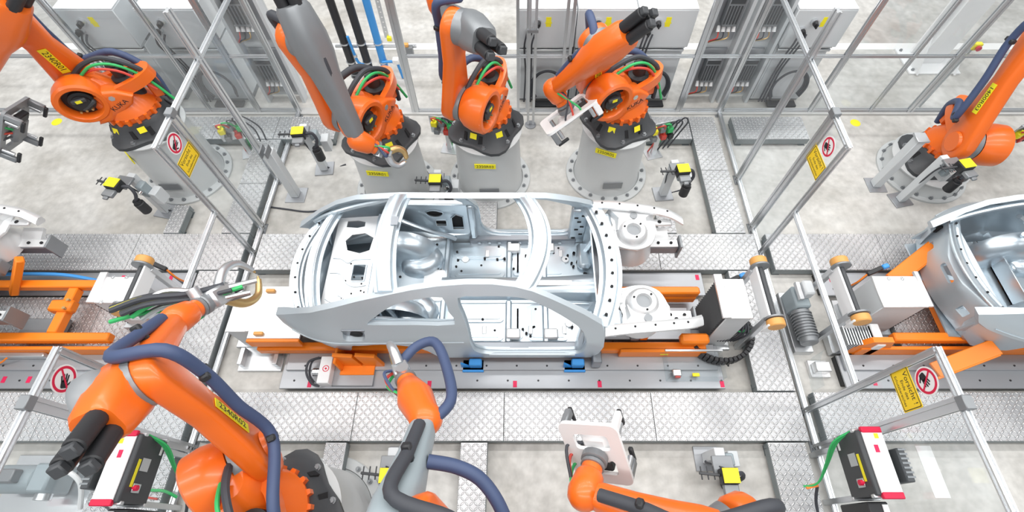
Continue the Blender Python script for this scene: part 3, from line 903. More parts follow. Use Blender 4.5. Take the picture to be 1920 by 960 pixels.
    m2 = MB().lathe([(.10, .40), (.10, .62), (.12, .63), (.12, .70), (.075, .72), (.075, .82), (.055, .84)], Lm @ Matrix.Translation((-.15, 0, 0)), 20).build('base_motor', 'black', t)
    MB().bb(-.23, -.07, -.045, .045, .835, .885, .012, Lm).build('motor_connector', 'dark', m2)
    # --- link arm
    S = g(OFF, link_side * .19, HS); E = V3(E); W = V3(W)
    Ea = E; ax = Ea - S; Ln = ax.length
    lf = frame(S, ax, sd)
    b = MB(); puffed(b, capsule_outline(.225, .165, Ln, .78), .155, lf, .035); lk = b.build('link_arm', 'orange', t)
    MB().cyl(S + sd * link_side * .075, S + sd * link_side * .105, .13, .12, 24).build('link_cap', 'orange', lk)
    MB().cyl(S - sd * link_side * .05, S - sd * link_side * .14, .20, .20, 28).build('shoulder_gear', 'gunmetal', t)
    if num:
        # yellow number plate on the face of the link that looks to the camera
        yv = lf.to_3x3() @ Vector((0, 1, 0)); best = max(((yv, 1), (-yv, -1)), key=lambda q: q[0].dot(Vector((0, 0, 5.5)) - (S + Ea) / 2))[0]
        c = S + ax * .42 + best * .083
        nm_ = frame(c, best, ax.cross(best)) if num[1] > 0 else frame(c, best, best.cross(ax))
        o = MB().box((0, 0, 0), (.36, .085, .006), nm_, .001).build('number_plate', 'yellow', t, smooth=0)
        MB().text(num[0], .082, nm_ @ Matrix.Translation((0, 0, .0036))).build('lettering', 'print', o, smooth=0)
    # --- elbow and forearm
    ec = Ea - sd * link_side * .19
    MB().cyl(Ea - sd * link_side * .06, ec - sd * link_side * .02, .165, .165, 28).build('elbow_gear', 'gunmetal', t)
    fx = W - ec; Lf = fx.length; ff = frame(ec, fx, sd)
    def se(rx, ry, z, n=24, k=.08):
        return [(rx * (1 - k * math.cos(4 * q)) * math.cos(q), ry * (1 - k * math.cos(4 * q)) * math.sin(q), z) for q in (2 * math.pi * i / n for i in range(n))]
    MB().loft([se(.12, .12, -.34), se(.145, .135, -.30), se(.185, .15, -.05), se(.18, .145, .12), se(.135, .125, .30), se(.11, .105, Lf * .6), se(.095, .095, Lf - .12), se(.085, .085, Lf - .08)], True, ff).build('forearm', fore_mat, t)
    for i in range(3):
        a = R(90 + 120 * i); p0 = ff @ Vector((.065 * math.cos(a), .065 * math.sin(a), -.32)); p1 = ff @ Vector((.07 * math.cos(a), .07 * math.sin(a), -.58))
        o = MB().cyl(p0, p1, .056, .052, 14, .008).build('wrist_motor', 'black', t)
        MB().box((.07 * math.cos(a), .07 * math.sin(a), -.60), (.07, .07, .05), ff, .008).build('motor_connector', 'dark', o)
    tf = frame(W, tdir if tdir else fx, sd)
    MB().lathe([(.02, -.118), (.07, -.10), (.105, -.06), (.118, 0), (.112, .05), (.10 + .12 * (wl > .3) * .3, .09 + wl * .4), (.088, .05 + wl), (.075, .06 + wl), (.075, .10 + wl)], tf, 26).build('wrist', 'orange', t)
    MB().lathe([(.07, wl + .10), (.085, wl + .105), (.085, wl + .13), (.06, wl + .14)], tf, 20).build('tool_flange', 'gunmetal', t)
    if drum:  # plain drum stands in for a gripper in motion
        MB().lathe([(.16, .02), (.19, .05), (.205, .08), (.205, .16), (.185, .19), (.09, .20)], frame(ec, -sd * link_side, up), 36).build('gripper_stand_in', 'midgrey', t, label='grey drum on the elbow standing in for the moving gripper')
    # --- dress pack hose
    if hose:
        hs = link_side
        hp = [g(-.42, hs * .02, .30), g(-.40, hs * .10, .62), g(-.16, hs * .22, .86), S + ax * .18 + sd * hs * .18 - fw * .10, S + ax * .55 + sd * hs * .18 - fw * .06, S + ax * .9 + sd * hs * .20 - fw * .06,
              Ea + sd * hs * .15 + up * .18, ec + fx * .25 + up * .26, ec + fx * .6 + up * .20, ec + fx * .9 + up * .13]
        MB().tube(hp, .042, 10, 6).build('dress_hose', hose_mat, t)
        for k in (3, 5, 8):
            MB().box((0, 0, 0), (.13, .06, .05), frame(hp[k], hp[min(k + 1, 9)] - hp[k - 1], sd), .01).build('hose_clamp', 'black', t)
        MB().tube([g(.30, -ms * .05, .80), g(.12, -ms * .02, .92), g(-.10, 0, .95), g(-.33, ms * .05, .80), g(-.42, ms * .04, .58), g(-.44, ms * .04, .28)], .028, 8, 5).build('cable_arc', 'rubber', t)
        MB().tube([g(.20, ms * .03, .83), g(.02, ms * .06, .93), g(-.18, ms * .07, .88), g(-.36, ms * .08, .66), g(-.5, ms * .12, .3)], .016, 8, 5).build('green_cable', 'green', t)
        MB().tube([g(.16, ms * .0, .83), g(-.02, ms * .10, .90), g(-.22, ms * .12, .80), g(-.40, ms * .12, .5)], .014, 8, 5).build('red_cable', 'red', t)
    return t, tf, wl + .14, sd

def media_panel(label, x, y, ang):
    """frame of valves and coloured hoses standing behind a pedestal"""
    t = thing('valve_stand', label, 'valve panel', (x, y, 0))
    m = rotz(ang, (x, y, 0))
    MB().bb(-.03, .03, -.03, .03, 0, .62, .004, m).bb(-.12, .12, -.1, .1, 0, .012, .002, m).build('stand_post', 'alu', t)
    MB().bb(-.22, .22, -.035, -.02, .34, .66, .004, m).build('mounting_plate', 'alu', t)
    rnd = random.Random(int(x * 100))
    for i, (dx, dz, mt_) in enumerate(((-.14, .56, 'yellow'), (-.03, .58, 'gunmetal'), (.09, .55, 'green'), (-.12, .42, 'gunmetal'), (.02, .43, 'red'), (.13, .42, 'black'))):
        MB().bb(dx - .04, dx + .04, -.11, -.035, dz - .04, dz + .04, .008, m).cyl(m @ Vector((dx, -.07, dz + .04)), m @ Vector((dx, -.07, dz + .08)), .018, n=10).build('valve', mt_, t)
    for i, mt_ in enumerate(('red', 'green', 'rubber', 'rubber', 'rubber')):
        dx = -.16 + .08 * i
        MB().tube([m @ Vector((dx, -.08, .62)), m @ Vector((dx + .03, -.16, .74 + .02 * i)), m @ Vector((dx + .12, -.14, .70)), m @ Vector((dx + .16, -.02, .4)), m @ Vector((dx + .10, .05, .02))], .011, 6, 5).build('hose', mt_, t)
    return t

# ------------------------------------------------------------------ tools
def gripper_frame(robot_root, ff, L, mat='white', size=1.0, spread=(.5, .32), lab=None):
    m = ff @ Matrix.Translation((0, 0, L))
    a, b_ = spread
    MB().lathe([(.08, 0), (.095, .01), (.095, .06), (.07, .07)], m, 18).build('tool_changer', 'gunmetal', robot_root)
    b = MB()
    b.prism(rrect(-a, -b_, a, b_, .06), .07, .10, m, [rrect(-a + .10, -b_ + .09, -.05, b_ - .09, .03), rrect(.05, -b_ + .09, a - .10, b_ - .09, .03)])
    b.build('gripper_plate', mat, robot_root, label=lab)
    for sx in (-1, 1):
        for sy in (-1, 1):
            o = MB().box((sx * (a - .06), sy * (b_ - .03), .17), (.07, .05, .16), m, .01).build('clamp_arm', mat if sx * sy > 0 else 'gunmetal', robot_root)
            MB().box((sx * (a - .06) - sx * .05, sy * (b_ - .03), .26), (.14, .035, .035), m, .008).build('clamp_jaw', 'black', o)
            MB().cyl(m @ Vector((sx * (a - .13), sy * (b_ - .03), .11)), m @ Vector((sx * (a - .13), sy * (b_ - .03), .22)), .022, n=12).build('clamp_cylinder', 'alu', o)
    MB().box((0, 0, .14), (a * .9, b_ * .9, .08), m, .03).build('gripper_hood', mat, robot_root)
    MB().box((a * .55, 0, .14), (.10, .16, .07), m, .012).build('valve_block', 'black', robot_root)
    for i, mt_ in enumerate(('green', 'red', 'rubber')):
        MB().tube([m @ Vector((.05 - .05 * i, .10, .13)), m @ Vector((.12 - .1 * i, .2, .06)), m @ Vector((.06, .16, -.1)), m @ Vector((.02 * i, .1, -.22))], .012, 6, 5).build('pneumatic_hose', mt_, robot_root)

def hose_bundle(robot_root):
    """sheaf of rods and coloured hoses carried beside the welding gun"""
    cols = ['green', 'gunmetal', 'red', 'yellow', 'alu', 'rubber', 'gunmetal', 'rubber', 'green', 'gunmetal', 'yellow', 'alu', 'rubber', 'rubber']
    for i, c in enumerate(cols):
        y = 1.62 + .035 * (i % 4) ; z = 1.66 + .05 * (i // 4); dx = .05 * ((i * 5) % 7)
        MB().tube([(-3.42 + dx, y - .02, z + .04), (-3.1 + dx * .5, y + .05 + .02 * (i % 3), z + .08), (-2.78 + dx * .5, y + .12, z + .02 * (i % 5)), (-2.62 + dx, y + .22 + .03 * (i % 3), z - .03 * (i % 4))], .019 + .006 * (i % 2), 7, 6).build('bundle_hose', c, robot_root)

def weld_gun(robot_root, ff, L, open_dir=1, mat='gunmetal', k=1.0):
    m = ff @ Matrix.Translation((0, 0, L)) @ Matrix.Scale(k, 4)
    MB().lathe([(.08, 0), (.09, .01), (.09, .05), (.06, .06)], m, 18).build('tool_changer', 'gunmetal', robot_root)
    MB().box((0, 0, .16), (.16, .22, .22), m, .02).build('transformer', mat, robot_root)
    for s_ in (-1, 1):
        pts = [m @ Vector((s_ * .06, 0, .24)), m @ Vector((s_ * .17, 0, .38)), m @ Vector((s_ * .17, 0, .55)), m @ Vector((s_ * .05, 0, .66))]
        o = MB().tube(pts, [.045, .04, .034, .026], 10, 5).build('gun_arm', 'brass' if s_ > 0 else mat, robot_root)
        MB().cyl(pts[-1], m @ Vector((s_ * .02, 0, .675)), .014, .009, 10).build('electrode_tip', 'brass', o)
    MB().cyl(m @ Vector((0, 0, .02)), m @ Vector((-.16, 0, .02)), .05, n=14).build('gun_cylinder', 'alu', robot_root)
    for i, mt_ in enumerate(('green', 'red', 'bluehose')):
        MB().tube([m @ Vector((.04 - .04 * i, .11, .18)), m @ Vector((.1 - .1 * i, .22, .1)), m @ Vector((.04, .18, -.12)), m @ Vector((.02 * i, .1, -.3))], .013, 6, 5).build('water_hose', mt_, robot_root)

ZP = .97
# rear row, from the left
pedestal('light grey pedestal of the far left robot behind the left fence', -4.75, 4.63, ZP, '2340R01', -135, .70)
r1, f1, L1, s1 = robot('orange robot at the far left, arm leaning out of the top left corner', -4.75, 4.63, ZP, 205, (-5.0, 4.45, 2.60), (-6.1, 4.15, 1.70), tdir=(.6, -.1, -.45), wl=.2, num=('2340R01', 1))
pedestal('light grey pedestal of the second robot, half hidden behind the car roof', -1.72, 4.38, ZP, '2350R01', -95, .80)
r2, f2, L2, s2 = robot('second orange robot from the left, upright arm with grey forearm', -1.72, 4.38, ZP, 245, (-2.10, 4.06, 2.62), (-1.72, 3.72, 1.62), tdir=(.35, .05, -.32), fore_mat='gunmetal', num=('2350R01', 1), hose_mat='rubber')
pedestal('light grey pedestal of the third robot directly behind the car', -.42, 4.55, ZP, '2350R03', -92, .74)
r3, f3, L3, s3 = robot('third orange robot from the left, arm straight up behind the car', -.42, 4.55, ZP, 245, (-.63, 4.26, 2.60), (-.88, 5.05, 2.30), tdir=(-.25, .1, 1), fore_mat='gunmetal', hose_mat='bluehose')
pedestal('light grey pedestal of the fourth robot with bolted flange in full view', 1.25, 4.65, ZP, '2350R05', -112, .84)
r4, f4, L4, s4 = robot('fourth orange robot from the left, holding a white gripper', 1.25, 4.65, ZP, 205, (.74, 4.30, 2.42), (.38, 4.38, 1.74), num=('2350R05', 1), tdir=(.30, -.16, -.42))
gripper_frame(r4, f4, L4, 'white', 1, (.34, .24), 'white part gripper')
pedestal('low light grey pedestal of the far right robot', 5.82, 4.68, .25, None, rf=.60, rc=.52)
r5, f5, L5, s5 = robot('orange robot at the far right with a thick blue hose along its arm', 5.82, 4.68, .25, 262, (5.75, 4.86, 2.1), (6.6, 4.7, 1.3), num=('1400R03', 1), text=False)
gripper_frame(r1, f1, L1, 'midgrey', 1, (.34, .22)); weld_gun(r3, f3, L3)
weld_gun(r2, f2, L2, mat='alu', k=.5)
gripper_frame(r5, f5, L5, 'gunmetal', 1, (.3, .2))
# front row, nearest the camera
pedestal('light grey pedestal of the front left robot at the bottom edge', -1.92, .22, ZP, None)
r6, f6, L6, s6 = robot('front left orange robot swinging its arm over the left fence', -1.92, .22, ZP, 125, (-2.22, .90, 2.55), (-2.66, 1.50, 1.98), drum=True, tdir=(.12, .5, -.4), num=('2340R02', 1), hose_mat='bluehose', group='orange six axis robots')
weld_gun(r6, f6, L6, mat='alu')
hose_bundle(r6)
pedestal('light grey pedestal of the front centre robot below the picture edge', -.42, -.45, ZP, None)
r7, f7, L7, s7 = robot('front centre orange robot reaching its welding gun to the car side', -.42, -.45, ZP, 100, (-.52, .09, 2.42), (-.66, .76, 1.95), hose_mat='rubber', fore_mat='greyblue', tdir=(-.44, .67, -.45), wl=.36)
weld_gun(r7, f7, L7, mat='alu', k=.62)
MB().tube([(-.98, 1.27, 1.60), (-.86, 1.42, 1.60), (-.70, 1.44, 1.64), (-.57, 1.19, 1.75), (-.5, .9, 1.9), (-.63, .72, 2.0)], .042, 10, 6).build('dress_hose', 'bluehose', r7)
MB().tube([(-.58, .45, 2.18), (-.39, .42, 2.15), (-.23, .34, 2.1), (-.1, .16, 2.0), (-.05, -.06, 1.8), (-.2, -.3, 1.5)], .045, 10, 6).build('dress_hose', 'bluehose', r7)
pedestal('light grey pedestal of the front right robot below the picture edge', 1.3, -.62, ZP, None)
r8, f8, L8, s8 = robot('front right orange robot holding a white gripper above the walkway', 1.3, -.62, ZP, 120, (1.36, .12, 2.10), (.44, .30, 1.85), hose_mat='rubber', tdir=(.22, .5, -.26))
gripper_frame(r8, f8, L8, 'white', 1, (.30, .22), 'white part gripper')
for a in ((-4.0, 5.02, 20, 'valve stand with coloured hoses right of the far left pedestal'), (1.98, 5.0, 15, 'valve stand with coloured hoses right of the fourth pedestal'), (-1.04, 5.10, -10, 'valve stand with coloured hoses left of the third pedestal'), (6.95, 4.95, 20, 'valve stand with coloured hoses right of the far right robot')):
    media_panel(a[3], a[0], a[1], a[2])
# ------------------------------------------------------------------ car bodies in white
CY = 2.575
ZZ = [.2, .23, .6, .85, .93, 1.0, 1.1, 1.3, 1.42, 1.52]
HH = [.775, .785, .832, .862, .848, .80, .745, .665, .605, .52]
def hw(x, z):
    h = float(np.interp(z, ZZ, HH))
    if x < -1.75: h -= .26 * ((-1.75 - x) / .7) ** 2
    if x < -1.5 and z < .80: h -= .04 * min(1, (-1.5 - x) / .25)
    return h

def arc_pts(cx, cz, r, a0, a1, n):
    return [(cx + r * math.cos(R(a0 + (a1 - a0) * i / n)), cz + r * math.sin(R(a0 + (a1 - a0) * i / n))) for i in range(n + 1)]

SIDE = ([(-2.47, .93), (-2.42, .84), (-2.37, .78), (-2.35, .62), (-2.28, .46), (-2.14, .34), (-1.98, .33), (-1.83, .40)]
        + arc_pts(-1.37, .42, .43, 172, 8, 14)
        + [(-.90, .30), (-.84, .23), (-.4, .22), (.2, .22), (.68, .22), (.80, .25), (.85, .45), (.855, .75), (.84, 1.0), (.80, 1.09),
           (.62, 1.215), (.43, 1.325), (.28, 1.40), (.12, 1.458), (-.04, 1.492), (-.25, 1.512), (-.5, 1.512), (-.75, 1.497), (-1.0, 1.467), (-1.25, 1.425),
           (-1.5, 1.37), (-1.75, 1.30), (-2.0, 1.20), (-2.2, 1.10), (-2.36, 1.0)])
QWIN = [(p.x, p.y) for p in spline([(-1.47, 1.105, 0), (-1.38, 1.185, 0), (-1.26, 1.28, 0), (-1.12, 1.352, 0), (-.92, 1.395, 0), (-.715, 1.408, 0), (-.67, 1.25, 0), (-.625, 1.095, 0), (-1.0, 1.09, 0), (-1.40, 1.088, 0)], 2, True)]
DOOR = [(p.x, p.y) for p in spline([(-.575, 1.40, 0), (-.40, 1.418, 0), (-.2, 1.422, 0), (-.02, 1.412, 0), (.12, 1.372, 0), (.30, 1.275, 0), (.48, 1.145, 0), (.62, 1.02, 0), (.665, .90, 0), (.675, .65, 0), (.66, .50, 0), (.60, .43, 0), (.45, .405, 0), (.1, .40, 0), (-.25, .405, 0), (-.40, .45, 0), (-.47, .57, 0), (-.48, .75, 0), (-.50, 1.0, 0), (-.54, 1.2, 0)], 2, True)]
FILLER = rrect(-1.73, .915, -1.515, 1.035, .045, 4)

def hat(w, h, lip=.025, t=.014):
    a = w / 2
    return [(-a, 0), (-a + lip, 0), (-a + lip * 1.6, h), (-a * .25, h), (-a * .15, h * .86), (a * .15, h * .86), (a * .25, h), (a - lip * 1.6, h), (a - lip, 0), (a, 0), (a, -t), (-a, -t)]

def strip(path, sec):
    """sweep an x / z section along a lateral path of (x, y, z)"""
    return MB().loft([[(p[0] + s[0], p[1], p[2] + s[1]) for s in sec] for p in path])

def car(label, ox, shelf=True, full=True):
    t = thing('car_body', label, 'car body', (ox, CY, 0), 'unpainted coupe bodies on the line')
    P = lambda x, y, z: (ox + x, CY + y, z)
    # outer sides
    for s in (-1, 1):
        holes = [QWIN, DOOR] + ([FILLER] if s < 0 else [])
        fo = lambda x, z: P(x, s * hw(x, z), z)
        def fi(x, z):
            d = .085 if z < 1.05 else .065
            return P(x, s * (hw(x, z) - d), z - (.0 if z < 1.3 else .012))
        o = MB().shell(SIDE, holes, fo, fi, .09, [(x_, z_) for x_ in np.linspace(-2.3, -1.56, 16) for z_ in (.803, .797)] + [(x_, z_) for x_ in np.linspace(-2.3, -.62, 24) for z_ in (.935,)] ).build('side_panel', 'carskin', t, smooth=30)
        for nm, lp, d in (('door_flange', DOOR, .05), ('window_flange', QWIN, .04)):
            cx = sum(p[0] for p in lp) / len(lp); cz = sum(p[1] for p in lp) / len(lp)
            ins = [(cx + (p[0] - cx) * .972, cz + (p[1] - cz) * .955) for p in lp]
            rings = [[P(p[0], s * (hw(p[0], p[1]) - d), p[1]) for p in lp], [P(p[0], s * (hw(p[0], p[1]) - d), p[1]) for p in ins], [P(p[0], s * (hw(p[0], p[1]) - d - .008), p[1]) for p in ins], [P(p[0], s * (hw(p[0], p[1]) - d - .008), p[1]) for p in lp]]
            n = len(lp); vs_ = [q for r_ in rings for q in r_]; fs = []
            for k in range(4):
                for i in range(n):
                    j = (i + 1) % n; k2 = (k + 1) % 4
                    fs.append((k * n + i, k * n + j, k2 * n + j, k2 * n + i))
            MB().add(vs_, fs).build(nm, 'car', o)
        # sill step and shoulder crease
        MB().tube([P(x, s * (hw(x, .50) - .02), .405 - .012) for x in np.linspace(-.33, .6, 8)], .022, 8, 2).build('sill_step', 'carskin', o)
        MB().tube([P(x, s * (hw(x, .87 + .02 * (x + 1.5)) - .001), .87 + .02 * (x + 1.5)) for x in np.linspace(-2.3, -.55, 14)], .008, 6, 2).build('shoulder_crease', 'carskin', o)
        if s < 0:
            MB().prism(circle(-1.60, .975, .062, 20, .046), 0, .01, Matrix(((1, 0, 0, ox), (0, 0, 1, CY - .808), (0, 1, 0, 0), (0, 0, 0, 1)))).build('filler_hole', 'hole', o, smooth=0)
            MB().bb(ox - 1.735, ox - 1.51, CY - .795, CY - .782, .91, 1.04, .004).build('filler_pocket', 'cardark', o)
        # inner quarter panel with loudspeaker openings
        q = [(-2.25, .5), (-.62, .5), (-.56, .62), (-.60, 1.08), (-.95, 1.09), (-1.5, 1.10), (-2.0, 1.12), (-2.25, 1.0)]
        hl = [circle(-.98, .90, .10, 16, .085), rrect(-.99, .66, -.86, .76, .02), [(-.80, .60), (-.66, .60), (-.66, .82), (-.74, .86), (-.80, .80)]]
        o = MB().shell(q, hl, lambda x, z: P(x, s * (hw(x, min(z, .95)) - .13 - .06 * max(0, z - .9)), z), lambda x, z: P(x, s * (hw(x, min(z, .95)) - .14 - .06 * max(0, z - .9)), z), .12).build('inner_quarter_panel', 'car', t)
        for hp in hl:
            mx = sum(p[0] for p in hp) / len(hp); mz = sum(p[1] for p in hp) / len(hp)
            MB().add([P(mx + (p[0] - mx) * 1.12, s * (hw(mx, min(mz, .95)) - .118 - .06 * max(0, mz - .9)), mz + (p[1] - mz) * 1.12) for p in hp], [tuple(range(len(hp)))]).build('cavity_shade', 'hole', o, smooth=0)  # black sheet supplies the shade behind each opening
            MB().tube([P(p[0], s * (hw(p[0], min(p[1], .95)) - .145 - .06 * max(0, p[1] - .9)), p[1]) for p in hp], .008, 6, 1, True).build('opening_rim', 'car', o)
        # wheel house
        wm = Matrix.Translation(P(-1.37, s * .48, .46))
        b = MB()
        prof = [(.40, 0), (.39, .09), (.34, .17), (.25, .21), (.02, .22)]
        b.lathe(prof, wm @ Matrix.Rotation(R(90 * s), 4, 'X'), 26, cap=False); b.build('wheel_house', 'car', t)
        # hinge pillar and sill inside
        o = MB().bb(ox + .60, ox + .80, CY + s * .73 - .05, CY + s * .73 + .05, .30, .98, .02).build('hinge_pillar', 'car', t)
        b = MB()
        for zz, xx in ((.42, .66), (.50, .74), (.60, .68), (.66, .74), (.76, .70), (.84, .66), (.88, .74)):
            b.box(P(xx, s * .678, zz), (.045, .006, .022))
        b.build('pillar_slots', 'hole', o, smooth=0)
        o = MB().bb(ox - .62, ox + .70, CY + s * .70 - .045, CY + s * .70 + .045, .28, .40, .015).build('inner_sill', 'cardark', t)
        b = MB()
        for i in range(9): b.cyl(P(-.5 + .125 * i, s * .652, .345), P(-.5 + .125 * i, s * .648, .345), .022, n=10)
        b.build('sill_plugs', 'chrome', o)
    # floor
    b = MB(); b.bb(ox - .86, ox + .86, CY - .68, CY + .68, .29, .305, .003).build('floor_pan', 'car', t)
    for s in (-1, 1):
        for (x0, x1, y0, y1) in ((-.78, -.18, .18, .40), (-.78, -.18, .43, .62), (.10, .55, .18, .62), (-.08, .04, .20, .60)):
            yy0, yy1 = sorted((s * y0, s * y1))
            b = MB().prism(rrect(x0, yy0, x1, yy1, .05), 0, .02, Matrix.Translation(P(0, 0, .305)))
            b.prism(rrect(x0 + .04, yy0 + .035, x1 - .04, yy1 - .035, .03), .02, .032, Matrix.Translation(P(0, 0, .305))); b.build('floor_bead', 'car', t, smooth=20)
        for x0, nm in ((-.16, 'seat_crossmember'), (.26, 'seat_crossmember')):
            y0, y1 = sorted((s * .14, s * .66))
            o = MB().bb(ox + x0, ox + x0 + .07, CY + y0, CY + y1, .305, .375, .018).build(nm, 'car', t)
            MB().bb(ox + x0 + .01, ox + x0 + .17, CY + min(s * .50, s * .62), CY + max(s * .50, s * .62), .33, .40, .015).build('seat_bracket', 'caralu', o)
        for k in range(3):
            b = MB().tube([P(-.62 + .12 * k + .05 * math.cos(a), s * .30 + .03 * math.sin(a) * (1 if a < 3.2 else -1), .33) for a in np.linspace(.3, 6, 10)], .008, 6, 2).build('stiffening_bead', 'car', t)
    sec = [(-.20, .30), (-.13, .34), (-.10, .47), (-.05, .50), (.05, .50), (.10, .47), (.13, .34), (.20, .30)]
    b = MB().loft([[P(x, y * (1 + .5 * max(0, x - .4)), .3 + (z - .3) * (1 + .5 * max(0, x - .3))) for y, z in sec] for x in np.linspace(-.90, .88, 10)]); b.build('tunnel', 'car', t)
    MB().bb(ox + .18, ox + .84, CY - .035, CY + .035, .515, .53, .004).build('tunnel_cover', 'caralu', t)
    MB().prism(rrect(-.06, -.028, .17, .028, .026), 0, .008, Matrix.Translation(P(0, 0, .503))).build('shifter_opening', 'hole', t, smooth=0)
    # rear seat pan
    MB().bb(ox - 1.52, ox - .84, CY - .66, CY + .66, .42, .44, .004).build('rear_seat_pan', 'car', t)
    MB().bb(ox - .90, ox - .83, CY - .66, CY + .66, .29, .46, .02).build('heel_board', 'car', t)
    for s in (-1, 1):
        rings = []
        for z, k in ((.44, 1.0), (.50, .97), (.555, .85), (.585, .62), (.592, .3)):
            rings.append([P(-1.17 + .25 * k * math.cos(q) * (1 + .08 * math.cos(3 * q)), s * .34 + .25 * k * math.sin(q) * (1 + .06 * math.cos(2 * q)), z) for q in (2 * math.pi * i / 22 for i in range(22))])
        MB().loft(rings).build('seat_dome', 'car', t, smooth=60)
        MB().prism(rrect(-.12, -.10, .12, .10, .03), 0, .03, Matrix.Translation(P(-.99, s * .10, .44))).build('seat_bead', 'caralu', t)
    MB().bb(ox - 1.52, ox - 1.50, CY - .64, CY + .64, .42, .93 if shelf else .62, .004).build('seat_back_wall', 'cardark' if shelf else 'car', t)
    for y0 in (-.45, -.15, .15, .45):
        MB().bb(ox - 1.50, ox - 1.46, CY + y0 - .04, CY + y0 + .04, .44, .93 if shelf else .64, .012).build('wall_rib', 'car', t)
    # boot
    MB().prism([(-2.38, -.60), (-1.5, -.66), (-1.5, .66), (-2.38, .60)], .38, .40, Matrix.Translation((ox, CY, 0)), [circle(-1.98, 0, .30, 28)]).build('boot_floor', 'car', t)
    MB().lathe([(.30, .40), (.295, .30), (.27, .24), (.01, .235)], Matrix.Translation(P(-1.98, 0, 0)), 28, cap=False).build('wheel_well', 'car', t)
    MB().annulus(.20, .17, .245, .262, Matrix.Translation(P(-1.98, 0, 0)), 26).build('well_bead', 'car', t)
    rp = [(-.64, .40), (.64, .40), (.66, .62), (.62, .93), (-.62, .93), (-.66, .62)]
    hl = [rrect(-.46, .60, -.36, .70, .01, 2), rrect(.36, .60, .46, .70, .01, 2), rrect(-.12, .72, .12, .80, .03, 3)]
    fx = lambda y: -2.43 + .20 * (y / .66) ** 2
    MB().shell(rp, hl, lambda y, z: P(fx(y) + .05 * (z - .4), y, z), lambda y, z: P(fx(y) + .035 + .05 * (z - .4), y, z), .1).build('rear_panel', 'carskin' if not shelf else 'car', t)
    ys = np.linspace(-.60, .60, 15)
    strip([P(fx(y) + .07, y, .945 + .02 * (1 - (y / .6) ** 2)) for y in ys], hat(.13, .02, .02)).build('rear_panel_flange', 'car', t)
    b = MB()
    for y in ys[1::2]: b.cyl(P(fx(y) + .07, y, .975), P(fx(y) + .07, y, .985), .012, n=8)
    b.build('flange_holes', 'hole', t)
    for s in (-1, 1):
        MB().prism([(-2.42, .55), (-2.20, .55), (-2.14, .98), (-2.30, 1.0)], -.01, .01, Matrix(((1, 0, 0, ox), (0, 0, 1, CY + s * .585), (0, 1, 0, 0), (0, 0, 0, 1)))).build('lamp_pocket', 'car', t)
        MB().bb(ox - 2.31, ox - 2.25, CY + s * .565 - .02, CY + s * .565 + .02, .74, .84).build('lamp_opening', 'hole', t, smooth=0)
        # boot gutters
        MB().tube([P(-2.30, s * .55, .97), P(-2.1, s * .585, 1.06), P(-1.8, s * .61, 1.16), P(-1.5, s * .60, 1.27), P(-1.32, s * .58, 1.36)], .028, 8, 5).build('gutter', 'car', t)
    if shelf:
        sh = [(-2.02, -.58), (-1.48, -.62), (-1.48, .62), (-2.02, .58)]
        hl = [[(-1.86, .16), (-1.72, .12), (-1.62, .16), (-1.60, .32), (-1.70, .38), (-1.84, .36), (-1.90, .28)], rrect(-1.76, -.22, -1.62, -.02, .015, 2), [(-1.92, .46), (-1.80, .45), (-1.72, .47), (-1.72, .53), (-1.80, .55), (-1.92, .54)]]
        o = MB().prism(sh, .965, .98, Matrix.Translation((ox, CY, 0)), hl).build('parcel_shelf', 'caralu', t)
        for pts in ([(-1.99, .06), (-1.90, .05), (-1.82, -.0), (-1.76, .04), (-1.55, .05)], [(-1.99, -.12), (-1.88, -.13), (-1.82, -.22), (-1.72, -.28), (-1.58, -.26), (-1.52, -.22)], [(-1.98, -.42), (-1.9, -.46), (-1.8, -.42), (-1.86, -.38)]):
            MB().tube([P(a, c, .981) for a, c in pts], .009, 6, 5).build('pressed_bead', 'car', o)
        MB().tube([P(a, c, .982) for a, c in hl[1]], .010, 6, 1, True).build('opening_rim', 'car', o)
        strip([P(-1.53, y, .985) for y in np.linspace(-.6, .6, 7)], hat(.12, .05, .015)).build('shelf_crossmember', 'car', t)
        ys = np.linspace(-.60, .60, 17)
        strip([P(-2.13 + .10 * (y / .6) ** 2, y, 1.06 + .035 * (1 - (y / .6) ** 2)) for y in ys], hat(.15, .035, .03)).build('rear_window_frame', 'car', t)
    # roof frames
    ys = np.linspace(-.56, .56, 17)
    o = strip([P(-1.30 + .06 * (y / .56) ** 2 - .0, y, 1.415 + .055 * (1 - (y / .56) ** 2)) for y in ys], hat(.22, .035, .03)).build('rear_header', 'car', t)
    MB().box(P(-1.235, .18, 1.508), (.07, .10, .012)).build('header_opening', 'cardark', o, smooth=0)
    strip([P(.20 - .17 * (y / .54) ** 2, y, 1.435 + .045 * (1 - (y / .54) ** 2)) for y in np.linspace(-.54, .54, 17)], hat(.22, .03, .03)).build('front_header', 'car', t)
    o = strip([P(.96 - .16 * (y / .74) ** 2, y, .985 + .02 * (1 - (y / .74) ** 2)) for y in np.linspace(-.74, .74, 21)], hat(.24, .045, .04)).build('cowl', 'car', t)
    b = MB()
    for y in np.linspace(-.62, .62, 9): b.cyl(P(.96 - .16 * (y / .74) ** 2 + .01, y, 1.04), P(.96 - .16 * (y / .74) ** 2 + .01, y, 1.054), .016, n=8)
    b.build('cowl_holes', 'hole', o)
    MB().shell([(-.70, .30), (.70, .30), (.72, .98), (-.72, .98)], [], lambda y, z: P(.90 - .10 * (y / .7) ** 2, y, z), lambda y, z: P(.885 - .10 * (y / .7) ** 2, y, z), .14).build('firewall', 'car', t)
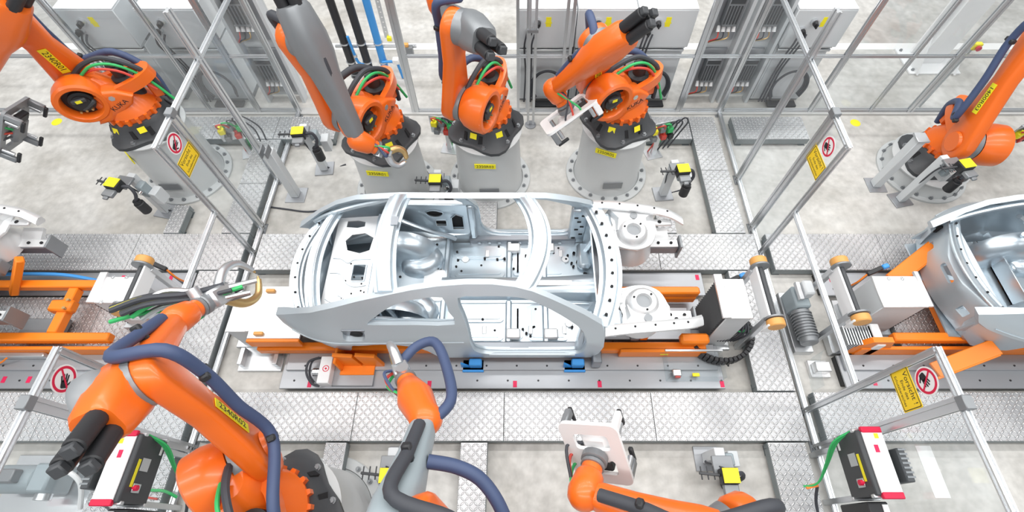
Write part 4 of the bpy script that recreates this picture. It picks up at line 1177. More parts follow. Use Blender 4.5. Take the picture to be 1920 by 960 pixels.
    # front end
    for s in (-1, 1):
        T = Matrix.Translation(P(1.27, s * .435, 0))
        o = MB().lathe([(.27, .60), (.235, .72), (.185, .86), (.155, .955), (.125, .98), (.082, .98), (.075, .955), (.07, .94)], T, 30, cap=False).build('strut_tower', 'caralu', t)
        MB().cyl(P(1.27, s * .435, .93), P(1.27, s * .435, .945), .075, n=20).build('tower_hole', 'gunmetal', o)
        b = MB()
        for i in range(3):
            a = R(40 + 120 * i); b.cyl(P(1.27 + .105 * math.cos(a), s * .435 + .105 * math.sin(a), .98), P(1.27 + .105 * math.cos(a), s * .435 + .105 * math.sin(a), .988), .012, n=8)
        b.build('tower_studs', 'hole', o)
        MB().prism([(x_, s * y_) for x_, y_ in ((1.0, .36), (1.08, .25), (1.30, .215), (1.46, .28), (1.55, .46), (1.53, .70), (1.30, .74), (1.02, .74), (1.06, .55))], .865, .885, Matrix.Translation((ox, CY, 0)), [circle(1.27, s * .435, .178, 24)]).build('tower_plate', 'caralu', t)
        MB().tube([P(1.02, s * .36, .89), P(1.10, s * .265, .89), P(1.30, s * .23, .89), P(1.46, s * .30, .89), P(1.53, s * .46, .89)], .012, 6, 4).build('tower_plate_lip', 'caralu', t)
        # bracket casting between tower and fender rail
        MB().loft([[P(x, s * y, z) for x, y, z in pr] for pr in ([(1.10, .46, .93), (1.44, .46, .93), (1.47, .50, .80), (1.06, .50, .80)], [(1.12, .60, .965), (1.42, .60, .965), (1.46, .62, .86), (1.08, .62, .86)], [(1.02, .72, .97), (1.54, .70, .95), (1.56, .71, .88), (1.00, .73, .88)])]).build('apron_casting', 'caralu', t)
        MB().cyl(P(1.29, s * .625, .955), P(1.29, s * .625, .975), .042, n=18).build('apron_hole', 'gunmetal', t)
        rails = [(.84, .77, .97), (1.0, .755, .985), (1.2, .735, .985), (1.4, .715, .975), (1.58, .69, .955), (1.72, .665, .925), (1.86, .61, .87)]
        pr = spline([P(a, s * c, z) for a, c, z in rails], 3)
        MB().loft([[(p.x, p.y + dy, p.z + dz) for dy, dz in ((-.06, 0), (-.06, .03), (-.02, .045), (.02, .045), (.055, .02), (.055, -.035), (.03, -.05))] for p in pr]).build('fender_rail', 'caralu', t)
        b = MB()
        for q in pr[2:-2:3]: b.cyl((q.x, q.y, q.z + .045), (q.x, q.y, q.z + .05), .012, n=8)
        b.build('rail_holes', 'hole', t)
        # longitudinal
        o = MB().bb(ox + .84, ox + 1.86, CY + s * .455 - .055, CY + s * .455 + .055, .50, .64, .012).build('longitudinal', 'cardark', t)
        MB().bb(ox + 1.40, ox + 1.85, CY + s * .455 - .05, CY + s * .455 + .05, .64, .655, .004).build('rail_cover', 'caralu', o)
        b = MB()
        for x in (1.47, 1.62, 1.77): b.cyl(P(x, s * .455, .655), P(x, s * .455, .667), .018, n=8)
        b.build('rail_holes', 'hole', o)
        MB().bb(ox + 1.86, ox + 1.885, CY + s * .455 - .085, CY + s * .455 + .085, .45, .70, .004).build('end_plate', 'gunmetal', o)
        # wheel arch inner skin between longitudinal and tower
        MB().shell([(.92, .52), (1.52, .52), (1.5, .72), (1.42, .86), (1.12, .86), (.95, .80)], [], lambda x, z: P(x, s * (.42 + .10 * (z - .52) / .34 + .05 * math.sin((x - .92) / .6 * 3.1)), z), lambda x, z: P(x, s * (.405 + .10 * (z - .52) / .34 + .05 * math.sin((x - .92) / .6 * 3.1)), z), .1).build('wheel_arch_liner', 'car', t)
        MB().bb(ox + .86, ox + 1.04, CY + s * .60 - .10, CY + s * .60 + .10, .62, .94, .03).build('cowl_side_box', 'car', t)
        MB().loft([[P(x, s * y, z) for y, z in ((.50, .62), (.50, .66), (.64, .70), (.64, .66))] for x in (1.5, 1.62, 1.74)]).build('lamp_bracket', 'caralu', t)
    MB().bb(ox + .80, ox + .90, CY - .88, CY - .74, .16, .34, .01).build('sill_end_bracket', 'cardark', t)
    # pressings and brackets that crowd the interior
    for s in (-1, 1):
        MB().tube([P(-1.45, s * .63, .95), P(-1.30, s * .60, .86), P(-1.08, s * .60, .70), P(-.90, s * .63, .56), P(-.78, s * .64, .46)], .030, 8, 5).build('seat_side_reinforcement', 'car', t)
        MB().tube([P(-1.46, s * .42, .90), P(-1.38, s * .44, .76), P(-1.34, s * .46, .60)], .026, 8, 5).build('wheel_house_brace', 'car', t)
        MB().loft([[P(x, s * y, z) for y, z in ((.16, .40), (.22, .44), (.62, .44), (.66, .40))] for x in (-.885, -.87, -.845)]).build('heel_board_bead', 'car', t)
        for x in (-.42, .10, .48):
            MB().bb(ox + x, ox + x + .05, CY + s * .50 - .05, CY + s * .50 + .05, .33, .345, .006).build('seat_mount', 'caralu', t)
        for x in (-.66, .56):
            MB().cyl(P(x, s * .42, .305), P(x, s * .42, .34), .05, .042, 18).build('floor_plug', 'caralu', t)
        MB().tube([P(-.80, s * .165, .335), P(0, s * .165, .34), P(.8, s * .19, .36)], .012, 6, 4).build('tunnel_flange', 'car', t)
        MB().bb(ox + .70, ox + .86, CY + s * .45 - .18, CY + s * .45 + .18, .30, .42, .04).build('toe_board', 'car', t)
        MB().tube([P(.80, s * .50, .40), P(.83, s * .46, .62), P(.84, s * .40, .86)], .03, 8, 5).build('firewall_rib', 'car', t)
        # windscreen pillar inner flange with a row of studs
        MB().tube([P(.78, s * .72, 1.02), P(.60, s * .68, 1.17), P(.42, s * .625, 1.29), P(.22, s * .57, 1.39), (P(.06, s * .53, 1.435))], .022, 8, 5).build('pillar_flange', 'car', t)
        # brackets in the nose
        MB().bb(ox + 1.0, ox + 1.12, CY + s * .34 - .06, CY + s * .34 + .06, .70, .86, .02).build('apron_bracket', 'car', t)
        MB().tube([P(.98, s * .58, .80), P(1.06, s * .56, .72), P(1.10, s * .50, .62)], .028, 8, 5).build('apron_rib', 'car', t)
        MB().bb(ox + 1.48, ox + 1.74, CY + s * .60 - .04, CY + s * .60 + .04, .84, .88, .01).build('lamp_mount', 'caralu', t)
        MB().cyl(P(1.60, s * .60, .88), P(1.60, s * .60, .884), .022, n=14).build('lamp_mount_hole', 'hole', t)
        MB().bb(ox + .92, ox + 1.06, CY + s * .30 - .16, CY + s * .30 + .16, .92, .96, .012).build('cowl_bracket', 'caralu', t)
        for k in range(2):
            MB().cyl(P(.99, s * (.22 + .14 * k), .96), P(.99, s * (.22 + .14 * k), .965), .02, n=12).build('bracket_hole', 'hole', t)
        MB().bb(ox - .60, ox - .52, CY + s * .70 - .03, CY + s * .70 + .03, .40, 1.06, .02).build('lock_pillar', 'car', t)
    # scattered black discs painting the dark of fixing holes in the floor
    rnd = random.Random(3)
    b = MB()
    for i in range(46):
        x, y = rnd.uniform(-.8, .8), rnd.choice((-1, 1)) * rnd.uniform(.22, .62)
        b.cyl(P(x, y, .30), P(x, y, .342), .014, n=8)
    for i in range(14):
        x, y = rnd.uniform(-1.45, -.9), rnd.uniform(-.6, .6)
        b.cyl(P(x, y, .43), P(x, y, .447), .016, n=8)
    if shelf:
        for i in range(12):
            x, y = rnd.uniform(-1.98, -1.58), rnd.uniform(-.55, .1)
            b.cyl(P(x, y, .97), P(x, y, .984), .010, n=8)
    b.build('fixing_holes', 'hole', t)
    return t

car('bare silver coupe body in the centre, rear end to the left', 0.0)
car('bare silver coupe body entering at the right edge, open boot showing', 7.12, shelf=False)
car('bare silver coupe body leaving at the left edge, only its nose in view', -7.35)
# ------------------------------------------------------------------ orange skids under the cars
def skid_centre():
    t = thing('transport_skid', 'orange steel skid carrying the centre car', 'skid', (-.4, 2.3, 0))
    for y, nm in ((2.56, 'long_beam'), (1.92, 'long_beam')):
        MB().bb(-2.95, 2.10, y - .05, y + .05, .13, .25, .012).build(nm, 'skid', t)
    MB().bb(1.0, 2.12, 2.52, 2.62, .25, .36, .02).build('top_beam', 'skid', t)
    MB().bb(1.36, 1.46, 2.0, 2.54, .20, .30, .015).build('crossbeam', 'skid', t)
    MB().bb(-1.9, -1.8, 1.97, 2.51, .14, .24, .012).build('crossbeam', 'skid', t)
    MB().bb(.1, .22, 1.97, 2.51, .14, .24, .012).build('crossbeam', 'skid', t)
    o = MB().bb(1.12, 2.08, 1.83, 1.87, .135, .30, .008).build('side_plate', 'skid', t)
    MB().box((1.62, 1.829, .22), (.09, .002, .03)).build('label_plate', 'yellow', o, smooth=0)
    MB().bb(1.78, 2.10, 1.90, 2.02, .30, .40, .025).build('end_pad', 'skid', t)
    # silver end plate with orange edge at the rear of the car
    MB().bb(-2.98, -2.40, 1.93, 2.57, .42, .45, .006).build('end_deck', 'bright', t)
    MB().bb(-2.98, -2.40, 1.89, 1.93, .30, .45, .008).build('edge_plate', 'skid', t)
    for y in (1.98, 2.50):
        MB().bb(-2.9, -2.80, y - .02, y + .02, .45, .49, .006).build('deck_catch', 'wheel', t)
    for x in (-2.9, -2.5):
        MB().bb(x - .04, x + .04, 2.0, 2.5, .25, .42, .008).build('deck_support', 'gunmetal', t)
    for k in range(2):
        mm = Matrix.Translation((-1.86 + .24 * k, 1.74, .13))
        MB().prism([(-.10, 0), (.10, 0), (.06, .30), (-.14, .34)], -.02, .02, mm @ Matrix.Rotation(R(90), 4, 'X')).build('gusset', 'skid', t)
    MB().bb(-2.0, -1.62, 1.62, 1.90, .13, .15, .005).bb(-2.0, -1.97, 1.66, 1.90, .15, .42, .01).build('support_foot', 'skid', t)
    for x in (-1.55, .75, 1.3):
        for y in (2.02, 2.50):
            MB().bb(x - .05, x + .05, y - .04, y + .04, .24, .30, .01).build('support_pad', 'gunmetal', t)
    MB().bb(-2.0, 2.0, 2.04, 2.44, .10, .14, .004).build('belly_plate', 'steel', t)
skid_centre()

def skid_side(label, ox, s):
    """skid of a neighbouring station; s=+1 the one on the right, -1 on the left"""
    t = thing('transport_skid', label, 'skid', (ox, 2.3, 0))
    X = lambda a, b: tuple(sorted((ox + s * a, ox + s * b)))
    for y in (2.64, 1.98):
        a, b = X(0, 4.6); MB().bb(a, b, y - .05, y + .05, .28, .39, .015).build('long_beam', 'skid', t)
    a, b = X(-.35, 4.6); o = MB().bb(a, b, 1.86, 1.90, .10, .30, .008).build('side_plate', 'skid', t)
    a, b = X(.62, .73); MB().bb(a, b, 2.03, 2.59, .27, .38, .012).build('crossbeam', 'skid', t)
    if s > 0:
        a, b = X(.80, .92); MB().bb(a, b, 2.03, 2.59, .22, .33, .012).build('crossbeam', 'skid', t)
        mm = frame((ox - .22, 1.905, .18), (0, -1, 0), (0, 0, 1))
        MB().prism([(-.22, -.06), (.30, -.06), (.20, .10), (.12, .30), (-.10, .30), (-.22, .12)], -.03, .03, mm, [rrect(-.03, .02, .04, .20, .033)]).build('slotted_end_plate', 'skid', t)
        for (p0, p1, up) in (((4.36, 2.66, .42), (4.86, 3.0, .62), (0, 0, 1)), ((4.50, 1.62, .30), (5.05, 1.80, .55), (0, 0, 1))):
            o = MB().bar(p0, p1, .17, .05, up, .008).build('support_arm', 'skid', t)
            d = (V3(p1) - V3(p0)).normalized(); n = Vector((-d.y, d.x, 0)).normalized()
            MB().bar(V3(p0) - n * .08 - Vector((0, 0, .06)), V3(p1) - n * .08 - Vector((0, 0, .06)), .03, .15, up, .006).build('arm_rib', 'skid', o)
    else:
        o = MB().bb(ox - .82, ox - .56, 2.28, 2.42, .30, .42, .02).build('clamp_bracket', 'skid', t)
        for y in (2.30, 2.40): MB().cyl((ox - .6, y, .42), (ox - .6, y, .45), .018, n=10).build('bolt', 'brass', o)
        MB().bar((ox - 1.42, 2.55, .30), (ox - 1.10, 2.78, .72), .10, .08, (0, 0, 1), .012).build('support_arm', 'skid', t)
        MB().tube([(ox - 1.7, 2.74, .42), (ox - 1.0, 2.78, .35), (ox - .6, 2.74, .30), (ox - .42, 2.70, .26)], .022, 8).build('blue_air_line', 'blue', t)
        MB().box((ox - 1.45, 2.72, .62), (.22, .16, .16), None, .02).build('clamp_head', 'gunmetal', t)
        MB().box((ox - 1.42, 2.2, .30), (.34, .30, .24), None, .02).build('clear_cover', 'clear', t)
        MB().box((ox - .98, 2.15, .16), (.5, .26, .08), None, .01).build('grey_tray', 'gunmetal', t)
        MB().bb(ox - 1.9, ox - .78, 1.80, 1.86, .14, .22, .01).build('guide_bar', 'alu', t)
        MB().tube([(ox - 1.6, 1.8, .24), (ox - 1.3, 1.74, .18), (ox - 1.15, 1.78, .24)], .01, 6).build('orange_wire', 'skid', t)
    return t
skid_side('orange steel skid with wedge shaped support arms under the right car', 4.15, 1)
skid_side('orange steel skid frame at the left edge', -4.55, -1)

# ------------------------------------------------------------------ lift columns
def bellows(x, y0, y1, z0, z1, s, n=14, depth=.035):
    """pleated sheet facing +-x"""
    vs_ = []; fs = []
    for i in range(2 * n + 1):
        z = z0 + (z1 - z0) * i / (2 * n); d = depth if i % 2 else 0
        vs_ += [(x + s * d, y0, z), (x + s * d, y1, z), (x - s * .02, y1, z), (x - s * .02, y0, z)]
    for i in range(2 * n):
        a = 4 * i; b = a + 4
        for k in range(4): fs.append((a + k, a + (k + 1) % 4, b + (k + 1) % 4, b + k))
    fs.append((3, 2, 1, 0)); e = 8 * n; fs.append((e, e + 1, e + 2, e + 3))
    return MB().add(vs_, fs)

def lift(label, x, yc, s, zt=.90, w=.30, d=.50, chain=True, z0=0):
    t = thing('lift_column', label, 'lift', (x, yc, z0))
    MB().bb(x - w / 2, x + w / 2, yc - d / 2, yc + d / 2, z0 + .04, zt - .02, .008).build('column_housing', 'cab', t)
    MB().bb(x - w / 2 - .01, x + w / 2 + .01, yc - d / 2 - .01, yc + d / 2 + .01, zt - .02, zt, .006).build('top_plate', 'bright', t)
    MB().bb(x - w / 2 - s * 0 - (.05 if s < 0 else -w), x - w / 2 + (.04 if s < 0 else w + .05), yc - d / 2 - .01, yc + d / 2 + .06, zt - .01, zt + .02, .005).build('edge_plate', 'bright', t)
    xb = x + s * (w / 2 + .005)
    bellows(xb, yc - d / 2 + .01, yc + d / 2 - .01, .12, zt - .03, s).build('bellows', 'black', t, smooth=0)
    for px in (-.07, .08):
        for py in (-.15, .15):
            MB().lathe([(.022, zt), (.022, zt + .01), (.010, zt + .01), (.010, zt + .004)], Matrix.Translation((x + px, yc + py, 0)), 12).build('cap_screw', 'chrome', t)
    MB().bb(x - w / 2 - .06, x + w / 2 + .06, yc - d / 2 - .05, yc + d / 2 + .05, z0, z0 + .04, .006).build('foot', 'alu', t)
    if chain:
        # energy chain curling round the column foot
        b = MB(); c = Vector((x + .02, yc - d / 2 + .05, .16)); q = 24
        for i in range(q):
            a = R(-150 + 205 * i / q)
            p = c + Vector((.34 * math.cos(a), .30 * math.sin(a), .03 + .10 * i / q))
            b.box((0, 0, 0), (.044, .05, .13), Matrix.Translation(p) @ Matrix.Rotation(a + math.pi / 2, 4, 'Z') @ Matrix.Rotation(0, 4, 'X'), .006)
        b.build('energy_chain', 'black', t)
        b = MB()
        for k in range(7):
            b.tube([c + Vector((-.02 + .03 * k, -.05, .03)), c + Vector((.10 + .02 * k, .06 - .02 * k, .20 + .02 * k)), c + Vector((.22, .1 + .02 * k, .26)), c + Vector((.28 - .02 * k, .02, .1))], .011, 6, 5)
        b.build('cable_tangle', 'rubber', t)
        MB().tube([c + Vector((.12, .02, .2)), c + Vector((.18, -.03, .26)), c + Vector((.26, .03, .2))], .009, 6).build('green_wire', 'green', t)
    return t
lift('white topped lift column with black bellows in front of the centre car', 2.26, 2.22, -1, zt=.86, w=.26, d=.44)
lift('white topped lift column behind the left fence', -4.40, 2.38, -1, zt=.74, w=.36, d=.30, chain=False, z0=.10)
lift('white topped lift column at the tail of the right car', 4.12, 2.36, 1, zt=.74, w=.46, d=.36, chain=False)
lift('low lift column with dark bellows at the tail of the centre car', -3.14, 2.25, 1, zt=.42, w=.22, d=.44, chain=False)

def roller(label, x, y0, y1, z, s, plate=True):
    t = thing('guide_roller', label, 'roller', (x, (y0 + y1) / 2, 0), 'guide rollers with orange wheels')
    MB().cyl((x, y0, z), (x, y1, z), .026, n=16).build('shaft', 'dark', t)
    for y, d in ((y0, -1), (y1, 1)):
        ym = Matrix.Translation((x, y, z)) @ Matrix.Rotation(R(-90 * d), 4, 'X')
        o = MB().lathe([(.065, .0), (.085, .008), (.088, .03), (.088, .075), (.080, .085), (.02, .085)], ym, 28).build('wheel', 'wheel', t)
        MB().lathe([(.05, -.03), (.10, -.02), (.10, -.002), (.05, 0)], ym, 28).build('wheel_flange', 'gunmetal', o)
    if plate:
        MB().bb(x + s * .05 - .012, x + s * .05 + .012, y0 - .06, y1 + .02, z - .16, z + .03, .006).build('side_plate', 'cabwhite', t)
        MB().bb(x + s * .05 - .05, x + s * .05 + .05, y0 - .08, y0 - .06, z - .16, z + .03, .005).build('end_tab', 'cabwhite', t)
    for y in (y0 + .02, y1 - .02):
        MB().bb(x + s * .05 - .03, x + s * .05 + .03, y - .03, y + .03, 0, z - .05, .005).build('stand_leg', 'alu', t)
    return t
roller('guide roller with orange wheels just right of the centre lift column', 2.60, 1.97, 2.60, .88, -1)
roller('guide roller with orange wheels behind the right fence beside the white box', 3.48, 2.02, 2.60, .88, -1)
roller('guide roller with orange wheels just left of the left fence crossbar', -4.07, 2.10, 2.60, .90, 1)

def connector(label, x, y, z, dx):
    t = thing('sensor_connector', label, 'sensor', (x, y, z))
    MB().bar((x, y, z), (x + dx * .16, y - .06, z - .05), .05, .05, (0, 0, 1), .008).build('body', 'black', t)
    MB().bar((x - dx * .07, y + .02, z + .02), (x, y, z), .055, .055, (0, 0, 1), .012).build('blue_plug', 'blue', t)
    MB().cyl((x + dx * .12, y - .04, .0), (x + dx * .12, y - .04, z - .05), .014, n=8).build('stalk', 'gunmetal', t)
    MB().tube([(x + dx * .16, y - .06, z - .05), (x + dx * .22, y - .1, z - .18), (x + dx * .2, y - .05, z - .4)], .010, 6).build('wire', 'skid', t)
connector('blue tipped sensor beside the left lift column', -4.22, 2.78, .62, 1)
connector('blue tipped sensor behind the right lift column', 4.14, 2.72, .62, -1)
connector('blue tipped sensor at the rear corner of the centre lift column', 2.52, 2.64, .55, -1)

# conveyor drive behind the right fence
t = thing('conveyor_drive', 'grey blue gear motor with curved guard behind the right fence', 'motor', (3.4, 2.3, 0))
MB().bb(3.19, 3.37, 2.35, 2.62, .10, .36, .02).build('gearbox', 'greyblue', t)
MB().cyl((3.28, 2.35, .24), (3.28, 1.95, .24), .10, .095, 20, .01).build('motor', 'gunmetal', t)
b = MB()
for i in range(9): b.annulus(.115, .096, .02 + .035 * i, .032 + .035 * i, frame((3.28, 2.33, .24), (0, -1, 0)), 20)
b.build('cooling_fins', 'gunmetal', t)
MB().bb(3.17, 3.385, 1.9, 2.66, 0, .10, .006).build('base_frame', 'alu', t)
b = MB()
pr = [(3.22 + .16 * (1 - math.cos(a)), 1.40 + .45 * math.sin(a), 0) for a in np.linspace(.1, 1.5, 10)]
b.loft([[(p[0], p[1], .10), (p[0] + .012, p[1], .10), (p[0] + .012, p[1], .34), (p[0], p[1], .34)] for p in pr]); b.build('curved_guard', 'clear', t)
MB().bb(3.3, 3.52, 1.62, 1.82, 0, .05, .006).bb(3.33, 3.5, 1.66, 1.78, .05, .14, .01).build('foot_bracket', 'bright', t)
MB().bar((3.22, 2.40, .44), (3.22, 2.62, .44), .05, .05).build('guide_rail', 'alu', t)
MB().bb(3.26, 3.38, 2.45, 2.63, .36, .50, .02).build('terminal_box', 'cab', t)
t = thing('cooling_block', 'finned aluminium block at the front foot of the right lift column', 'heat sink', (3.78, 1.98, 0))
b = MB()
for i in range(12): b.bb(3.60 + .03 * i, 3.613 + .03 * i, 1.88, 2.10, .12, .40)
b.build('fins', 'alu', t, smooth=0)
MB().bb(3.58, 3.98, 1.88, 2.10, .02, .12, .006).build('base_block', 'alu', t)
MB().bb(3.90, 4.0, 1.86, 2.12, .12, .42, .01).build('white_end', 'white', t)

# clear plastic boxes on the front bed, right of the car
t = thing('plastic_tray', 'clear plastic tray of small parts on the front bed near the lift column', 'tray', (1.93, 1.7, .13))
def clear_box(x0, x1, y0, y1, z0, z1, par):
    MB().bb(x0, x1, y0, y1, z0, z0 + .006).build('tray_floor', 'clear', par, smooth=0)
    for a in ((x0, x1, y0, y0 + .006), (x0, x1, y1 - .006, y1), (x0, x0 + .006, y0, y1), (x1 - .006, x1, y0, y1)):
        MB().bb(*a, z0, z1).build('tray_wall', 'clear', par, smooth=0)
clear_box(1.62, 2.24, 1.55, 1.84, .135, .30, t)
MB().bb(1.61, 2.25, 1.835, 1.86, .29, .31, .003).build('tray_rim', 'alu', t)
MB().bb(1.7, 1.80, 1.6, 1.68, .142, .17, .01).build('insert', 'alu', t)
MB().bb(1.92, 2.0, 1.6, 1.64, .142, .16, .006).build('yellow_insert', 'yellow', t)
MB().bb(1.72, 1.78, 1.58, 1.6, .142, .18, .006).build('red_insert', 'red', t)
# white sensor box on the front bed under the car's tail
t = thing('laser_sensor', 'white boxed sensor with a round emblem on the front bed under the car tail', 'sensor', (-2.12, 1.62, .10))
MB().bb(-2.20, -2.07, 1.50, 1.80, .10, .25, .006).build('housing', 'cabwhite', t)
MB().annulus(.036, .028, .25, .252, Matrix.Translation((-2.125, 1.66, 0)), 20).prism(circle(-2.125, 1.66, .012, 12), .25, .252).build('emblem', 'signred', t, smooth=0)
MB().bb(-2.07, -1.62, 1.50, 1.80, .10, .135, .005).build('carrier_plate', 'steel', t)
MB().cyl((-2.2, 1.64, .18), (-2.28, 1.64, .18), .045, n=16).build('lens_tube', 'chrome', t)
MB().tube([(-2.24, 1.80, .2), (-2.33, 1.74, .24), (-2.34, 1.62, .22), (-2.28, 1.52, .16), (-2.2, 1.5, .14)], .014, 8).tube([(-2.22, 1.81, .17), (-2.31, 1.76, .2), (-2.32, 1.62, .18), (-2.27, 1.54, .13)], .012, 8).build('cable', 'rubber', t)
for x, lab in ((-.52, 'bright blue clamp foot under the middle of the car sill'), (.62, 'bright blue clamp foot under the front of the car sill')):
    t = thing('clamp_foot', lab, 'clamp', (x, 1.75, .13))
    MB().bb(x - .12, x + .12, 1.66, 1.80, .10, .13, .006).build('base', 'blue', t)
    MB().bb(x - .04, x + .10, 1.70, 1.78, .13, .24, .01).build('block', 'blue', t)
    MB().prism([(0, 0), (.10, 0), (0, .12)], -.012, .012, Matrix.Translation((x - .13, 1.72, .13)) @ Matrix.Rotation(R(90), 4, 'X')).build('gusset', 'blue', t)

# ------------------------------------------------------------------ electrode dresser stations
def dresser(label, x, y, z, ang, post_off=(0, .05), panel=True):
    t = thing('tip_dresser', label, 'tip dresser', (x, y, 0), 'electrode tip dressers with yellow lids')
    m = rotz(ang, (x, y, 0))
    px, py = post_off
    MB().bb(px - .05, px + .05, py - .05, py + .05, .02, z - .05, .006, m).build('post', 'cab', t)
    MB().bb(px - .13, px + .13, py - .12, py + .12, 0, .02, .003, m).build('base_plate', 'steel', t)
    MB().bb(-.10, .10, -.16, .02, z - .05, z - .02, .005, m).build('bracket', 'gunmetal', t)
    h = MB().bb(-.07, .09, -.24, -.10, z - .02, z + .09, .012, m).build('dresser_head', 'black', t)
    MB().bb(-.065, .085, -.235, -.105, z + .09, z + .10, .002, m).build('yellow_lid', 'yellow', h, smooth=0)
    MB().bb(-.06, .08, -.34, -.24, z + .0, z + .05, .008, m).bb(-.02, .04, -.38, -.34, z + .01, z + .04, .006, m).build('cutter_arm', 'gunmetal', h)
    MB().bar(m @ Vector((-.26, -.14, z + .02)), m @ Vector((-.07, -.16, z + .03)), .025, .025).build('spring_arm', 'dark', h)
    for k in range(3):
        MB().bar(m @ Vector((-.24 + .06 * k, -.20, z + .02)), m @ Vector((-.24 + .06 * k, -.08, z + .02)), .012, .012).build('arm_fin', 'dark', h)
    MB().cyl(m @ Vector((.14, -.20, z - .42)), m @ Vector((.14, -.20, z - .24)), .060, n=18, bev=.008).cyl(m @ Vector((.14, -.20, z - .24)), m @ Vector((.14, -.20, z - .20)), .046, n=16).build('chip_bottle', 'black', t)
    MB().tube([m @ Vector((.06, -.17, z + .02)), m @ Vector((.15, -.14, z + .0)), m @ Vector((.19, -.17, z - .09)), m @ Vector((.14, -.20, z - .2))], .020, 8).build('suction_hose', 'rubber', t)
    MB().bb(.07, .16, -.06, .06, z - .32, z - .12, .012, m).build('valve_block', 'greyblue', t)
    MB().cyl(m @ Vector((.115, -.06, z - .2)), m @ Vector((.115, -.10, z - .2)), .03, n=14).build('gauge', 'chrome', t)
    MB().tube([m @ Vector((.0, -.1, z - .0)), m @ Vector((-.08, -.05, z - .08)), m @ Vector((-.07, .0, z - .3)), m @ Vector((.05, .05, .03)), m @ Vector((.3, .1, .012))], .010, 6).build('cable', 'rubber', t)
    if panel:
        MB().bb(.16, .26, -.05, .10, z - .45, z - .25, .006, m).build('junction_box', 'cab', t)
    return t
dresser('tip dresser with yellow lid in front of the far left pedestal', -4.87, 3.91, .80, -12)
dresser('tip dresser with yellow lid on the floor left of the second robot', -2.83, 4.66, .90, 6)
dresser('tip dresser with yellow lid between the second and third robots', -1.07, 4.12, .62, 0)
dresser('tip dresser with yellow lid right of the fourth pedestal behind the car nose', 2.02, 4.20, .72, 5)
dresser('tip dresser with yellow lid in front of the far right robot', 5.33, 4.10, .92, 12)
dresser('tip dresser with yellow lid beside the front right robot', 1.96, .72, .45, 0)
dresser('tip dresser with dull yellow lid beside the front left robot', -1.24, .72, .45, 0)
t = thing('support_post', 'slanting grey channel post left of the far right robot', 'post', (5.08, 4.42, 0))
MB().bb(5.02, 5.13, 4.36, 4.48, .012, .92, .006).build('channel', 'cab', t)
MB().bb(4.95, 5.2, 4.28, 4.54, 0, .012, .002).build('base_plate', 'steel', t)
MB().bb(5.0, 5.15, 4.34, 4.5, .92, .95, .004).build('cap', 'alu', t)
t = thing('support_post', 'tall pale channel post right of the left fence end', 'post', (-3.14, 4.24, 0))
MB().bb(-3.20, -3.09, 4.18, 4.30, .012, .90, .006).build('channel', 'cab', t)
MB().bb(-3.27, -3.0, 4.10, 4.36, 0, .012, .002).build('base_plate', 'steel', t)
MB().bb(-3.19, -3.17, 4.1, 4.26, .9, 1.0, .004).bb(-3.12, -3.10, 4.1, 4.26, .9, 1.0, .004).build('fork_plate', 'gunmetal', t)
t = thing('calibration_block', 'drilled white steel block on the floor below the front left tip dresser', 'block', (-1.28, .40, 0))
for k in range(3):
    y = .55 - .14 * k
    o = MB().bb(-1.36, -1.20, y - .045, y + .045, 0, .30 - .05 * k, .006).build('block', 'bright', t)
    for dx in (-.04, .04): MB().cyl((-1.28 + dx, y, .30 - .05 * k), (-1.28 + dx, y, .303 - .05 * k), .017, n=12).build('bore', 'hole', o)

